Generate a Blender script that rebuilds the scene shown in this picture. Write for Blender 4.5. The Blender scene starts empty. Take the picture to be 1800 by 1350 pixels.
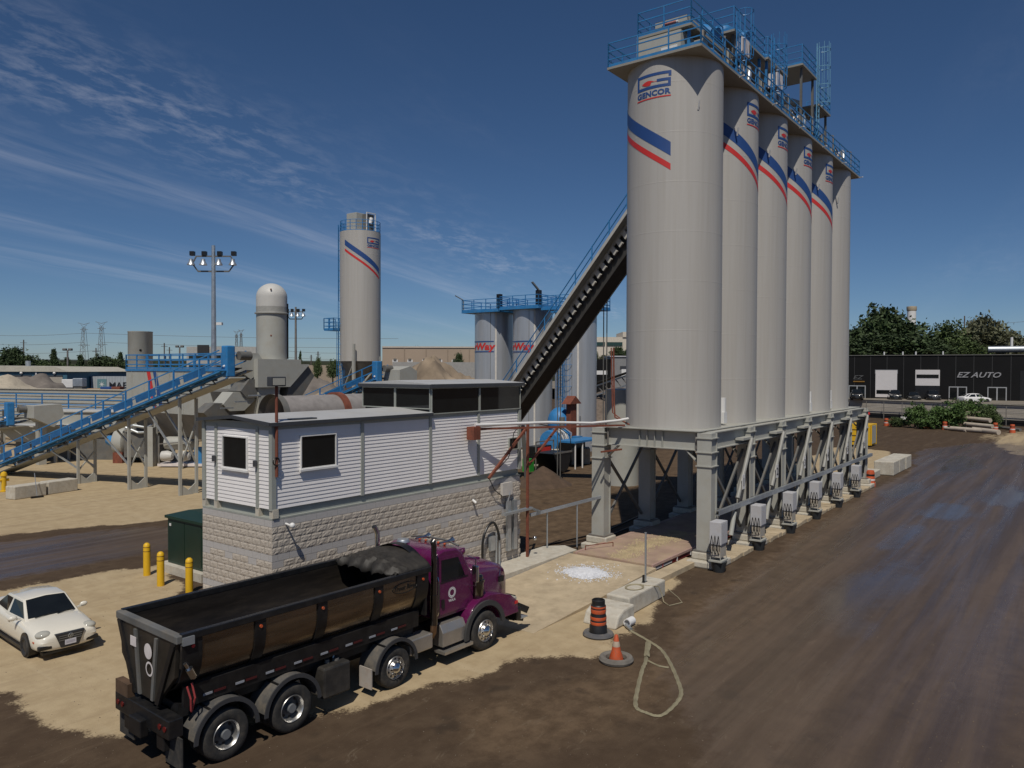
import bpy, math, random
import numpy as np
from mathutils import Vector, Matrix, Quaternion
random.seed(7); RNG = np.random.default_rng(7)
SC = bpy.context.scene
COL = SC.collection
R = math.radians
# ------------------------------------------------------------------ camera, sky, sun, exposure
# world axes: +X along the silo row and the truck lane, +Y across it (towards the plant), metres
FPX, PITCH, TH, ROLL, EYE = 1355.04, 0.0185625, 0.6432, -0.0031248, 8.0
rt = Vector((math.sin(TH), -math.cos(TH), 0)); fh = Vector((math.cos(TH), math.sin(TH), 0)); up = Vector((0, 0, 1))
fwd = math.cos(PITCH)*fh - math.sin(PITCH)*up
dn = -math.sin(PITCH)*fh - math.cos(PITCH)*up
cr, sr = math.cos(ROLL), math.sin(ROLL)
cx = cr*rt + sr*dn; cy = -(-sr*rt + cr*dn)
cd = bpy.data.cameras.new('camera'); cam = bpy.data.objects.new('camera', cd); COL.objects.link(cam)
cd.sensor_width = 36; cd.lens = 36*FPX/1800; cd.clip_start = .1; cd.clip_end = 6000
m = Matrix.Identity(4)
for i in range(3):
    m[i][0] = cx[i]; m[i][1] = cy[i]; m[i][2] = -fwd[i]
m[2][3] = EYE
cam.matrix_world = m
SC.camera = cam
SUN_DIR = Vector((.47, .28, -.837)).normalized()          # way the light travels
w = bpy.data.worlds.new('World'); SC.world = w; w.use_nodes = True
nt = w.node_tree; nt.nodes.clear(); N = nt.nodes.new; L = nt.links.new
out = N('ShaderNodeOutputWorld'); bg = N('ShaderNodeBackground'); sky = N('ShaderNodeTexSky')
sky.sky_type = 'NISHITA'; sky.sun_disc = False
sky.sun_elevation = math.asin(-SUN_DIR.z); sky.sun_rotation = math.atan2(-SUN_DIR.x, -SUN_DIR.y)
sky.altitude = 100; sky.air_density = .7; sky.dust_density = .25; sky.ozone_density = 6.0
bg.inputs['Strength'].default_value = .083
tc = N('ShaderNodeTexCoord'); sep = N('ShaderNodeSeparateXYZ'); L(tc.outputs['Generated'], sep.inputs[0])
def mth(op, a, b=None, c=None):
    n = N('ShaderNodeMath'); n.operation = op
    for i, v in enumerate((a, b, c)):
        if v is None: continue
        if isinstance(v, (int, float)): n.inputs[i].default_value = v
        else: L(v, n.inputs[i])
    return n.outputs[0]
zz = mth('ADD', mth('MAXIMUM', sep.outputs[2], 0.0), .10)
cu = mth('DIVIDE', sep.outputs[0], zz); cv = mth('DIVIDE', sep.outputs[1], zz)
# thin high cloud lying in long streaks
ca, sa = math.cos(R(10)), math.sin(R(10))
su = mth('ADD', mth('MULTIPLY', cu, ca), mth('MULTIPLY', cv, sa)); sv = mth('SUBTRACT', mth('MULTIPLY', cv, ca), mth('MULTIPLY', cu, sa))
def noise(x, y, sx, sy, sc, det, rough=.6, dist=0):
    cmb = N('ShaderNodeCombineXYZ'); L(mth('MULTIPLY', x, sx), cmb.inputs[0]); L(mth('MULTIPLY', y, sy), cmb.inputs[1])
    n = N('ShaderNodeTexNoise'); L(cmb.outputs[0], n.inputs['Vector']); n.inputs['Scale'].default_value = sc
    n.inputs['Detail'].default_value = det; n.inputs['Roughness'].default_value = rough; n.inputs['Distortion'].default_value = dist
    return n.outputs['Fac']
def ramp(fac, a, b, top=1.0):
    n = N('ShaderNodeMapRange'); L(fac, n.inputs['Value']); n.inputs[1].default_value = a; n.inputs[2].default_value = b
    n.inputs[3].default_value = 0; n.inputs[4].default_value = top; n.clamp = True
    return n.outputs[0]
svw = mth('ADD', sv, mth('MULTIPLY', mth('SUBTRACT', noise(su, sv, .5, 1.0, 1.0, 4), .5), .35))
def streak(c, w_): return mth('POWER', 2.718, mth('MULTIPLY', mth('POWER', mth('ABSOLUTE', mth('DIVIDE', mth('SUBTRACT', svw, c), w_)), 2.0), -1.0))
fleck = ramp(noise(su, sv, 4.6, 8.0, 1.6, 9, .66, .3), .46, .72)
patch = ramp(noise(su, sv, .9, 1.3, 1.0, 3), .34, .58)
wisp = ramp(noise(su, sv, .8, 7.0, 1.0, 9, .62, .5), .36, .74)
far = ramp(noise(su, sv, .15, .5, 1.0, 3), .5, .7)
lines = mth('ADD', mth('ADD', streak(2.52, .13), mth('MULTIPLY', streak(3.32, .13), .7)), mth('ADD', mth('MULTIPLY', streak(3.85, .22), .6), mth('MULTIPLY', far, .25)))
cl = mth('ADD', mth('MULTIPLY', mth('MULTIPLY', lines, wisp), .22), mth('MULTIPLY', mth('MULTIPLY', mth('ADD', streak(1.95, .26), mth('MULTIPLY', far, .3)), mth('MULTIPLY', fleck, patch)), .21))
cl = mth('MINIMUM', mth('MULTIPLY', cl, ramp(sep.outputs[2], .015, .09)), .5)
hsv = N('ShaderNodeHueSaturation'); hsv.inputs['Saturation'].default_value = 1.08; L(sky.outputs[0], hsv.inputs['Color'])
mx = N('ShaderNodeMix'); mx.data_type = 'RGBA'; L(cl, mx.inputs[0]); L(hsv.outputs[0], mx.inputs[6]); mx.inputs[7].default_value = (13, 13, 14, 1)
L(mx.outputs[2], bg.inputs[0]); L(bg.outputs[0], out.inputs[0])
sd = bpy.data.lights.new('sun', 'SUN'); sd.energy = 4.7; sd.angle = R(.53); sd.color = (1, .94, .84)
so = bpy.data.objects.new('sun', sd); COL.objects.link(so); so.rotation_euler = SUN_DIR.to_track_quat('-Z', 'Y').to_euler(); so.location = (-20, -12, 40)
SC.view_settings.view_transform = 'Standard'; SC.view_settings.look = 'None'; SC.view_settings.gamma = 1; SC.view_settings.exposure = -.6
SC.render.engine = 'CYCLES'
SC.cycles.max_bounces = 6; SC.cycles.diffuse_bounces = 3; SC.cycles.glossy_bounces = 3; SC.cycles.transmission_bounces = 4; SC.cycles.caustics_reflective = False; SC.cycles.caustics_refractive = False
SC.cycles.use_denoising = True

# ------------------------------------------------------------------ helpers
def at(px, D, z=0.0):                       # plan point seen under that bearing at D metres ahead of the camera stand
    p = fh*D + rt*(D*(px-900)/FPX)
    return Vector((p.x, p.y, z))
def zat(py, D): return EYE - (py-649.9)/FPX*D
class B:
    def __init__(s, o=(0, 0, 0)): s.v = []; s.f = []; s.o = Vector(o)
    def add(s, vs, fs):
        n = len(s.v); s.v += [tuple(Vector(p)-s.o) for p in vs]; s.f += [tuple(i+n for i in f) for f in fs]; return s
    def box(s, x0, y0, z0, x1, y1, z1):
        return s.add([(x0,y0,z0),(x1,y0,z0),(x1,y1,z0),(x0,y1,z0),(x0,y0,z1),(x1,y0,z1),(x1,y1,z1),(x0,y1,z1)],
                     [(0,3,2,1),(4,5,6,7),(0,1,5,4),(1,2,6,5),(2,3,7,6),(3,0,4,7)])
    def bar(s, p, q, w=.1, h=None):
        p = Vector(p); q = Vector(q); d = q-p
        if d.length < 1e-6: return s
        h = h or w; d.normalize(); sd_ = d.cross(Vector((0,0,1)))
        sd_ = Vector((1,0,0)) if sd_.length < 1e-3 else sd_.normalized()
        u_ = sd_.cross(d); a = sd_*w/2; b = u_*h/2
        return s.add([p-a-b,p+a-b,p+a+b,p-a+b,q-a-b,q+a-b,q+a+b,q-a+b],[(0,1,2,3),(4,7,6,5),(0,4,5,1),(1,5,6,2),(2,6,7,3),(3,7,4,0)])
    def cyl(s, p, q, r, r2=None, n=12, cap=True):
        p = Vector(p); q = Vector(q); r2 = r if r2 is None else r2; d = (q-p).normalized()
        a = d.orthogonal().normalized(); b = d.cross(a); vs = []
        for c, rr in ((p, r), (q, r2)):
            for i in range(n):
                t = 2*math.pi*i/n; vs.append(c+a*math.cos(t)*rr+b*math.sin(t)*rr)
        fs = [(i, (i+1) % n, n+(i+1) % n, n+i) for i in range(n)]
        if cap: fs += [tuple(range(n-1, -1, -1)), tuple(range(n, 2*n))]
        return s.add(vs, fs)
    def tube(s, pts, r, n=6, cap=True):
        pts = [Vector(p) for p in pts]; vs = []; a = None
        for i, p in enumerate(pts):
            d = (pts[min(i+1, len(pts)-1)]-pts[max(i-1, 0)]).normalized()
            a = d.orthogonal().normalized() if a is None else (a-d*a.dot(d)).normalized()
            b = d.cross(a)
            for k in range(n):
                t = 2*math.pi*k/n; vs.append(p+a*math.cos(t)*r+b*math.sin(t)*r)
        fs = [(i*n+k, i*n+(k+1) % n, (i+1)*n+(k+1) % n, (i+1)*n+k) for i in range(len(pts)-1) for k in range(n)]
        if cap: fs += [tuple(range(n-1, -1, -1)), tuple(range((len(pts)-1)*n, len(pts)*n))]
        return s.add(vs, fs)
    def prism(s, pts, axis, a, b):
        mk = {'x': lambda u, v, t: (t, u, v), 'y': lambda u, v, t: (u, t, v), 'z': lambda u, v, t: (u, v, t)}[axis]
        n = len(pts); vs = [mk(u, v, a) for u, v in pts]+[mk(u, v, b) for u, v in pts]
        return s.add(vs, [(i, (i+1) % n, n+(i+1) % n, n+i) for i in range(n)]+[tuple(range(n-1, -1, -1)), tuple(range(n, 2*n))])
    def lathe(s, prof, c=(0,0,0), axis='z', n=24, t0=0, t1=2*math.pi):
        c = Vector(c); full = abs(t1-t0-2*math.pi) < 1e-6; k = n if full else n+1; vs = []
        for rr, h in prof:
            for i in range(k):
                t = t0+(t1-t0)*i/n; x, y = rr*math.cos(t), rr*math.sin(t)
                vs.append(c+Vector({'z': (x, y, h), 'y': (x, h, y), 'x': (h, x, y)}[axis]))
        fs = []
        for j in range(len(prof)-1):
            for i in range(n):
                i2 = (i+1) % k
                fs.append((j*k+i, j*k+i2, (j+1)*k+i2, (j+1)*k+i))
        return s.add(vs, fs)
    def sph(s, c, r, n=12, m=8, sc=(1,1,1)):
        prof = [(max(1e-4, math.sin(math.pi*j/m))*r, -math.cos(math.pi*j/m)*r) for j in range(m+1)]
        b = B(); b.lathe(prof, n=n); return s.add([Vector((v[0]*sc[0], v[1]*sc[1], v[2]*sc[2]))+Vector(c) for v in b.v], b.f)
    def quad(s, *p): return s.add(p, [tuple(range(len(p)))])
    def mesh(s, name, mat=None, smooth=False):
        me = bpy.data.meshes.new(name); me.from_pydata(s.v, [], s.f)
        if mat: me.materials.append(mat)
        if smooth: me.shade_smooth(); me.set_sharp_from_angle(angle=R(38))
        me.update(); return me
def sm(pts, n=5):                                # rounded path through the given points
    P_ = [Vector(p) for p in pts]; P_ = [P_[0]]+P_+[P_[-1]]; out_ = []
    for i in range(1, len(P_)-2):
        p0, p1, p2, p3 = P_[i-1:i+3]
        for k in range(n):
            t = k/n; out_.append(.5*((2*p1)+(p2-p0)*t+(2*p0-5*p1+4*p2-p3)*t*t+(3*p1-p0-3*p2+p3)*t**3))
    return out_+[P_[-1]]
def fixn(me):
    import bmesh
    bm = bmesh.new(); bm.from_mesh(me); bmesh.ops.recalc_face_normals(bm, faces=bm.faces); bm.to_mesh(me); bm.free()
def ob(name, data, parent=None, loc=None, rot=None, scale=None):
    o = bpy.data.objects.new(name, data); COL.objects.link(o)
    if parent: o.parent = parent
    if loc is not None: o.location = loc
    if rot is not None: o.rotation_euler = rot
    if scale is not None: o.scale = scale
    return o
def part(name, b, mat, parent, smooth=False, bevel=0, label=None):
    me = b.mesh(name, mat, smooth); fixn(me)
    if smooth: me.shade_smooth(); me.set_sharp_from_angle(angle=R(38))
    o = ob(name, me, parent)
    if bevel:
        md = o.modifiers.new('b', 'BEVEL'); md.width = bevel; md.segments = 2; md.limit_method = 'ANGLE'
    if label: o['label'] = label
    return o
def tag(o, label, cat, group=None, kind=None):
    o['label'] = label; o['category'] = cat
    if group: o['group'] = group
    if kind: o['kind'] = kind
    return o
def thing(name, label, cat, loc=(0,0,0), rz=0, group=None):
    o = ob(name, None, None, loc, (0,0,rz)); o.empty_display_size = .3; return tag(o, label, cat, group)
def struct(name, b, mat, smooth=False):
    o = part(name, b, mat, None, smooth); o['kind'] = 'structure'; return o
def single(name, b, mat, label, cat, smooth=False, bevel=0, group=None):
    return tag(part(name, b, mat, None, smooth, bevel), label, cat, group)
def dup(o, loc, rz=None, label=None, parent=None, scale=None):
    c = o.copy(); COL.objects.link(c); c.parent = parent
    if loc is not None: c.location = loc
    if rz is not None: c.rotation_euler = (0, 0, rz)
    if scale is not None: c.scale = (scale,)*3 if isinstance(scale, (int, float)) else scale
    if label: c['label'] = label
    for ch in o.children:
        d = ch.copy(); COL.objects.link(d); d.parent = c
        for g in ch.children:
            e = g.copy(); COL.objects.link(e); e.parent = d
    return c
def text_polys(s, size=1.0, shear=0.0, bold=0.0, align='CENTER'):
    cv_ = bpy.data.curves.new('t', 'FONT'); cv_.body = s; cv_.size = size; cv_.shear = shear; cv_.offset = bold; cv_.align_x = align; cv_.resolution_u = 2
    o = bpy.data.objects.new('t', cv_); COL.objects.link(o); bpy.context.view_layer.update()
    me = o.evaluated_get(bpy.context.evaluated_depsgraph_get()).to_mesh()
    vs = [tuple(v.co) for v in me.vertices]; fs = [tuple(p.vertices) for p in me.polygons]
    bpy.data.objects.remove(o); bpy.data.curves.remove(cv_); return vs, fs
def text_on(b, s, size, o, ux, uy, shear=0, bold=0, sx=1):    # flat lettering on a plane
    vs, fs = text_polys(s, size, shear, bold); o = Vector(o); ux = Vector(ux); uy = Vector(uy)
    return b.add([o+ux*(v[0]*sx)+uy*v[1] for v in vs], fs)

# ------------------------------------------------------------------ materials
MATS = {}
def M(name, col, rough=.6, metal=0, var=.12, scale=2.0, bump=0, bscale=40, dirt=None, dirt_amt=.5, coat=0, spec=.5, stretch=None):
    if name in MATS: return MATS[name]
    mt = bpy.data.materials.new(name); mt.use_nodes = True; t = mt.node_tree; n = t.nodes; l = t.links
    p = n['Principled BSDF']; p.inputs['Roughness'].default_value = rough; p.inputs['Metallic'].default_value = metal
    p.inputs['Specular IOR Level'].default_value = spec
    if coat: p.inputs['Coat Weight'].default_value = coat; p.inputs['Coat Roughness'].default_value = .08
    c = n.new('ShaderNodeTexCoord'); src = c.outputs['Object']
    if stretch:
        mp = n.new('ShaderNodeMapping'); mp.inputs['Scale'].default_value = stretch; l.new(src, mp.inputs[0]); src = mp.outputs[0]
    nz = n.new('ShaderNodeTexNoise'); nz.inputs['Scale'].default_value = scale; nz.inputs['Detail'].default_value = 5; nz.inputs['Roughness'].default_value = .6; l.new(src, nz.inputs['Vector'])
    mr = n.new('ShaderNodeMapRange'); l.new(nz.outputs['Fac'], mr.inputs[0]); mr.inputs[1].default_value = .3; mr.inputs[2].default_value = .7
    mxn = n.new('ShaderNodeMix'); mxn.data_type = 'RGBA'; l.new(mr.outputs[0], mxn.inputs[0])
    mxn.inputs[6].default_value = tuple(x*(1-var) for x in col)+(1,); mxn.inputs[7].default_value = tuple(min(1, x*(1+var)) for x in col)+(1,)
    o_ = mxn.outputs[2]
    if dirt:
        n2 = n.new('ShaderNodeTexNoise'); n2.inputs['Scale'].default_value = scale*1.7; n2.inputs['Detail'].default_value = 8; n2.inputs['Roughness'].default_value = .7; l.new(src, n2.inputs['Vector'])
        m2 = n.new('ShaderNodeMapRange'); l.new(n2.outputs['Fac'], m2.inputs[0]); m2.inputs[1].default_value = .45; m2.inputs[2].default_value = .75; m2.inputs[4].default_value = dirt_amt
        m3 = n.new('ShaderNodeMix'); m3.data_type = 'RGBA'; l.new(m2.outputs[0], m3.inputs[0]); l.new(o_, m3.inputs[6]); m3.inputs[7].default_value = dirt+(1,); o_ = m3.outputs[2]
        m4 = n.new('ShaderNodeMapRange'); l.new(m2.outputs[0], m4.inputs[0]); m4.inputs[3].default_value = rough; m4.inputs[4].default_value = min(1, rough+.35); l.new(m4.outputs[0], p.inputs['Roughness'])
    l.new(o_, p.inputs['Base Color'])
    if bump:
        nb = n.new('ShaderNodeTexNoise'); nb.inputs['Scale'].default_value = bscale; nb.inputs['Detail'].default_value = 6; l.new(src, nb.inputs['Vector'])
        bp = n.new('ShaderNodeBump'); bp.inputs['Strength'].default_value = bump; bp.inputs['Distance'].default_value = .02; l.new(nb.outputs['Fac'], bp.inputs['Height']); l.new(bp.outputs[0], p.inputs['Normal'])
    MATS[name] = mt; return mt
DUST = (.36, .28, .17)
silo_m = M('silo_paint', (.45, .43, .40), .5, var=.05, scale=.7, dirt=(.33,.295,.245), dirt_amt=.38, stretch=(3.0,3.0,.10))
grey_m = M('grey_paint', (.40, .40, .365), .55, var=.06, scale=.8, dirt=(.32,.27,.19), dirt_amt=.35)
dgrey_m = M('dark_grey_steel', (.13, .13, .125), .6, var=.2, scale=1.5, dirt=(.2,.16,.11), dirt_amt=.5)
steel_m = M('old_steel', (.22, .21, .195), .55, .3, var=.2, scale=2, dirt=(.2,.13,.08), dirt_amt=.5)
galv_m = M('galvanised', (.50, .53, .55), .42, .75, var=.15, scale=3)
alum_m = M('aluminium_cladding', (.50, .52, .55), .36, .45, var=.12, scale=.6, stretch=(3,3,.2))
blue_m = M('blue_paint', (.028, .20, .47), .45, var=.15, scale=2, dirt=(.14,.22,.30), dirt_amt=.4)
navy_m = M('navy_vinyl', (.022, .07, .235), .5, var=.06)
red_m = M('red_vinyl', (.60, .035, .03), .5, var=.06)
rust_m = M('red_oxide', (.20, .058, .032), .75, var=.25, scale=3, dirt=(.10,.05,.035), dirt_amt=.6)
white_m = M('white_paint', (.74, .73, .71), .5, var=.04)
siding_m = M('white_siding', (.83, .80, .785), .45, var=.03, scale=1.5)
trim_m = M('grey_green_trim', (.33, .345, .315), .5, var=.06)
roof_m = M('roof_sheet', (.46, .46, .455), .5, var=.08, scale=.7, dirt=(.36,.32,.25), dirt_amt=.4)
dtrim_m = M('dark_trim', (.05, .053, .06), .45, var=.1)
glass_m = M('dark_glass', (.010, .012, .013), .04, var=.2, spec=.6)
conc_m = M('concrete', (.52, .485, .41), .85, var=.12, scale=2.5, bump=.4, bscale=30, dirt=(.34,.27,.18), dirt_amt=.6)
dust_m = M('dusty_concrete', (.47, .38, .255), .9, var=.15, scale=1.2, bump=.3, bscale=25, dirt=(.24,.18,.115), dirt_amt=.6)
black_m = M('black_steel', (.010, .010, .011), .38, var=.3, scale=3, dirt=(.045,.037,.028), dirt_amt=.35)
rubber_m = M('rubber', (.028, .027, .026), .85, var=.3, scale=4, dirt=(.12,.10,.075), dirt_amt=.55)
chrome_m = M('chrome', (.60, .60, .59), .2, 1, var=.05)
alloy_m = M('polished_alloy', (.62, .61, .59), .36, .9, var=.08, dirt=(.35,.30,.23), dirt_amt=.3)
purple_m = M('purple_paint', (.105, .007, .062), .25, var=.06, coat=.8, dirt=(.17,.08,.11), dirt_amt=.22)
panel_m = M('dark_stainless', (.27, .22, .165), .22, .9, var=.3, scale=1.3, stretch=(.5,1,3.5), dirt=(.07,.055,.04), dirt_amt=.5)
yellow_m = M('yellow_paint', (.72, .43, .015), .5, var=.06)
orange_m = M('orange_plastic', (.55, .085, .02), .6, var=.15, scale=6, dirt=(.22,.13,.085), dirt_amt=.75)
green_m = M('dark_green_paint', (.012, .038, .024), .4, var=.1)
belt_m = M('belt_rubber', (.03, .03, .03), .8, var=.3)
carw_m = M('car_paint', (.76, .72, .62), .25, var=.02, coat=.8)
lamp_m = M('lamp_lens', (.42, .41, .36), .12, var=.15)
tarp_m = M('tarpaulin', (.030, .026, .021), .6, var=.35, scale=3, bump=.8, bscale=5)
# ------------------------------------------------------------------ ground sheet
def vnoise(x, y, seed=0):
    r = np.random.default_rng(seed).random((64, 64)); xi = np.floor(x).astype(int); yi = np.floor(y).astype(int); fx = x-xi; fy = y-yi
    fx = fx*fx*(3-2*fx); fy = fy*fy*(3-2*fy); g = lambda a, b: r[a % 64, b % 64]
    return (g(xi, yi)*(1-fx)+g(xi+1, yi)*fx)*(1-fy)+(g(xi, yi+1)*(1-fx)+g(xi+1, yi+1)*fx)*fy
def fbm(x, y, seed=0, o=4):
    s = 0; a = .5
    for k in range(o): s = s+a*vnoise(x*2**k, y*2**k, seed+k); a *= .5
    return s/.94
def inpoly(x, y, P):
    c = np.zeros(x.shape, bool); n = len(P)
    for i in range(n):
        x1, y1 = P[i]; x2, y2 = P[(i+1) % n]
        k = ((y1 > y) != (y2 > y)) & (x < (x2-x1)*(y-y1)/((y2-y1) or 1e-9)+x1); c ^= k
    return c
TAN = [[(7.2,23),(7.4,20.8),(7.5,19.3),(8.2,17.0),(10.0,15.0),(12.1,13.6),(13.9,13.2),(15,12.7),(16.6,12.9),(17.6,12.3),(17.9,11.3),(19,10.7),(20.5,11.2),(22.5,11.5),(27.5,12.6),(28,18.6),(24,19),(13.5,19),(13.5,22.3),(15.5,28),(17.2,30.4),(13.8,31.0),(11.1,31.3),(5,31),(2,28),(4,24.5)],
       [(0,44),(8,43),(14.8,41.8),(18.7,40),(23,38),(30,36.5),(38,37.5),(52,46),(66,60),(70,95),(0,95)],
       [(88,5.5),(100,8.5),(116,12.5),(122,7),(105,-2),(86,0)], [(57.3,12.8),(66,13),(72,12.6),(84,16),(86,21),(75,21),(58,19)]]
BROWN = [[(25.5,19),(58,19),(75,32),(60,40),(44,36),(34,33),(25,24)], [(14,12.2),(19,10),(24,11),(30,11.2),(57,12.0),(57,11),(38,9.2),(26,7.8),(15,8),(11,10)], [(20,2),(60,2.5),(110,6),(110,-8),(30,-8),(8,-4)]]
WET = [[(18,8.6),(22,10.3),(30,11.0),(44,11.4),(57,11.9),(70,11.6),(86,14),(104,9),(104,-6),(30,-9),(12,-5),(12.5,3),(15,6.5)],
       [(8,33.2),(13,32.6),(20,32.2),(24,34),(21,37.6),(16,39.6),(8,40.5)]]
PUD = [[(28.6,8.0),(31.5,7.6),(35,6.8),(37,6.4),(35,5.2),(29,5.2),(24,5.3),(25,6.5)],[(37,8.2),(40,7.9),(44,7.7),(46,6.6),(41,6.1),(38,6.5)],[(47,7.8),(52,7.8),(54,6),(50,5.0),(46,5.6)],[(52,10.9),(59,11),(63,9.6),(58,8.6),(53,9.2)],[(53,4.8),(60,5.6),(66,4.6),(60,2.8),(54,3.2)],
       [(66,9.5),(80,11),(86,9),(74,6.5)]]
xs = np.concatenate([[-3500,-1200,-400,-150,-60,-25], np.arange(-8, 100, .4), [110,130,160,220,350,700,1500,4000]])
ys = np.concatenate([[-3500,-1200,-400,-150,-60,-30], np.arange(-14, 66, .4), [72,80,95,120,160,250,500,1200,4000]])
gx, gy = np.meshgrid(xs, ys, indexing='ij')
wx = gx+1.5*(fbm(gx*.7, gy*.7, 3)-.5)+.7*(fbm(gx*2.2, gy*2.2, 21)-.5); wy = gy+1.5*(fbm(gx*.7, gy*.7, 9)-.5)+.7*(fbm(gx*2.2, gy*2.2, 33)-.5)
def mask(polys, k=2):
    a = np.zeros(gx.shape)
    for p in polys: a = np.maximum(a, inpoly(wx, wy, p).astype(float))
    for _ in range(k):
        b = a.copy(); b[1:-1, 1:-1] = (a[:-2, 1:-1]+a[2:, 1:-1]+a[1:-1, :-2]+a[1:-1, 2:]+2*a[1:-1, 1:-1])/6; a = b
    return a
mt_, mw_, mb_, mp_ = mask(TAN), mask(WET, 5), mask(BROWN, 8), mask(PUD, 5)
nx, ny = gx.shape
gm = bpy.data.meshes.new('ground')
idx = np.arange(nx*ny).reshape(nx, ny)
gm.from_pydata(np.stack([gx.ravel(), gy.ravel(), np.zeros(nx*ny)], 1).tolist(), [], np.stack([idx[:-1,:-1].ravel(), idx[1:,:-1].ravel(), idx[1:,1:].ravel(), idx[:-1,1:].ravel()], 1).tolist())
ga = gm.color_attributes.new('zone', 'FLOAT_COLOR', 'POINT')
ga.data.foreach_set('color', np.stack([mt_.ravel(), mw_.ravel(), mb_.ravel(), mp_.ravel()], 1).astype(np.float32).ravel())
def ground_mat():
    mt = bpy.data.materials.new('yard_ground'); mt.use_nodes = True; t = mt.node_tree; n = t.nodes; l = t.links; p = n['Principled BSDF']
    geo = n.new('ShaderNodeNewGeometry'); at_ = n.new('ShaderNodeAttribute'); at_.attribute_name = 'zone'
    sp = n.new('ShaderNodeSeparateColor'); l.new(at_.outputs['Color'], sp.inputs[0])
    def nz(sc, det=6, ro=.62, st=(1,1,1), dist=0):
        mp = n.new('ShaderNodeMapping'); mp.inputs['Scale'].default_value = st; l.new(geo.outputs['Position'], mp.inputs[0])
        x = n.new('ShaderNodeTexNoise'); x.inputs['Scale'].default_value = sc; x.inputs['Detail'].default_value = det; x.inputs['Roughness'].default_value = ro; x.inputs['Distortion'].default_value = dist
        l.new(mp.outputs[0], x.inputs['Vector']); return x.outputs['Fac']
    def mm(op, a, b=None):
        x = n.new('ShaderNodeMath'); x.operation = op
        for i, v in enumerate((a, b)):
            if v is None: continue
            if isinstance(v, (int, float)): x.inputs[i].default_value = v
            else: l.new(v, x.inputs[i])
        return x.outputs[0]
    def mr(v, a, b, c=0., d=1.):
        x = n.new('ShaderNodeMapRange'); x.interpolation_type = 'SMOOTHSTEP'; l.new(v, x.inputs[0])
        for i, q in enumerate((a, b, c, d)): x.inputs[i+1].default_value = q
        return x.outputs[0]
    def mix(f, a, b):
        x = n.new('ShaderNodeMix'); x.data_type = 'RGBA'
        if isinstance(f, float): x.inputs[0].default_value = f
        else: l.new(f, x.inputs[0])
        for i, v in ((6, a), (7, b)):
            if isinstance(v, tuple): x.inputs[i].default_value = v+(1,)
            else: l.new(v, x.inputs[i])
        return x.outputs[2]
    big = nz(.35, 5); mid = nz(1.6, 7, .65); fine = nz(14, 8, .7); grit = nz(42, 6, .75); track = nz(1.0, 6, .6, (.10, 1.5, 1), .6); track2 = nz(1.0, 6, .6, (1.5, .12, 1), .6)
    asp = mix(mr(mid, .3, .7), (.062,.041,.026), (.100,.069,.044)); asp = mix(mr(big, .35, .65, 0, .6), asp, (.070,.046,.029)); asp = mix(mr(track, .5, .72, 0, .5), asp, (.125,.088,.056))
    brn = mix(mr(mid, .3, .7), (.085,.056,.033), (.165,.112,.068)); brn = mix(mr(track, .45, .7, 0, .5), brn, (.07,.046,.029))
    tan = mix(mr(mid, .3, .72), (.38,.29,.175), (.47,.37,.23)); tan = mix(mr(track, .5, .7, 0, .5), tan, (.30,.225,.14)); tan = mix(mr(track2, .52, .7, 0, .35), tan, (.49,.40,.265))
    tm = mr(mm('ADD', sp.outputs[0], mm('MULTIPLY', mm('SUBTRACT', mm('ADD', mm('MULTIPLY', mid, .55), mm('MULTIPLY', fine, .45)), .5), 1.7)), .36, .62)
    bm_ = mr(mm('ADD', sp.outputs[2], mm('MULTIPLY', mm('SUBTRACT', big, .5), 1.3)), .3, .9, 0, .75)
    col = mix(tm, mix(bm_, asp, brn), tan)
    col = mix(mr(grit, .58, .72, 0, .5), col, (.27,.215,.15)); col = mix(mr(grit, .28, .42, .5, 0), col, (.03,.022,.016)); col = mix(mm('MULTIPLY', mr(nz(.9, 4, .5), .60, .72, 0, .55), mm('SUBTRACT', 1.0, tm)), col, (.035,.026,.019)); col = mix(mm('MULTIPLY', mr(nz(2.3, 9, .75, (.35,1.2,1), 1.2), .58, .66, 0, .35), mm('SUBTRACT', 1.0, tm)), col, (.19,.15,.105))
    wm = mr(mm('ADD', sp.outputs[1], mm('MULTIPLY', mm('SUBTRACT', mm('ADD', mm('MULTIPLY', mid, .5), mm('MULTIPLY', track, .5)), .5), 1.8)), .35, .85)
    pm = mr(mm('ADD', at_.outputs['Alpha'], mm('MULTIPLY', mm('SUBTRACT', mm('ADD', mm('MULTIPLY', track, .6), mm('MULTIPLY', mid, .4)), .5), 1.3)), .30, .95, 0, .7)
    col = mix(mm('MULTIPLY', wm, .5), col, mix(mr(nz(1.0, 7, .65, (.05, 1.1, 1), .4), .38, .64), (.075,.050,.031), (.150,.104,.070))); col = mix(mm('MULTIPLY', pm, .5), col, (.085,.070,.062))  # wet sheen lifted into the base colour; puddle tone holds mud and sky reflection
    l.new(col, p.inputs['Base Color']); l.new(mm('ADD', .16, mm('MULTIPLY', wm, .36)), p.inputs['Specular IOR Level'])
    ro = mm('SUBTRACT', .92, mm('MULTIPLY', wm, mr(nz(1.0, 7, .6, (.06, 1.3, 1), .5), .34, .66, .44, .68))); ro = mm('MULTIPLY', ro, mm('SUBTRACT', 1.0, mm('MULTIPLY', pm, .66)))
    l.new(ro, p.inputs['Roughness'])
    bp = n.new('ShaderNodeBump'); bp.inputs['Distance'].default_value = .03
    l.new(mm('MULTIPLY', mm('SUBTRACT', 1.0, pm), mm('SUBTRACT', .5, mm('MULTIPLY', wm, .40))), bp.inputs['Strength'])
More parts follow.
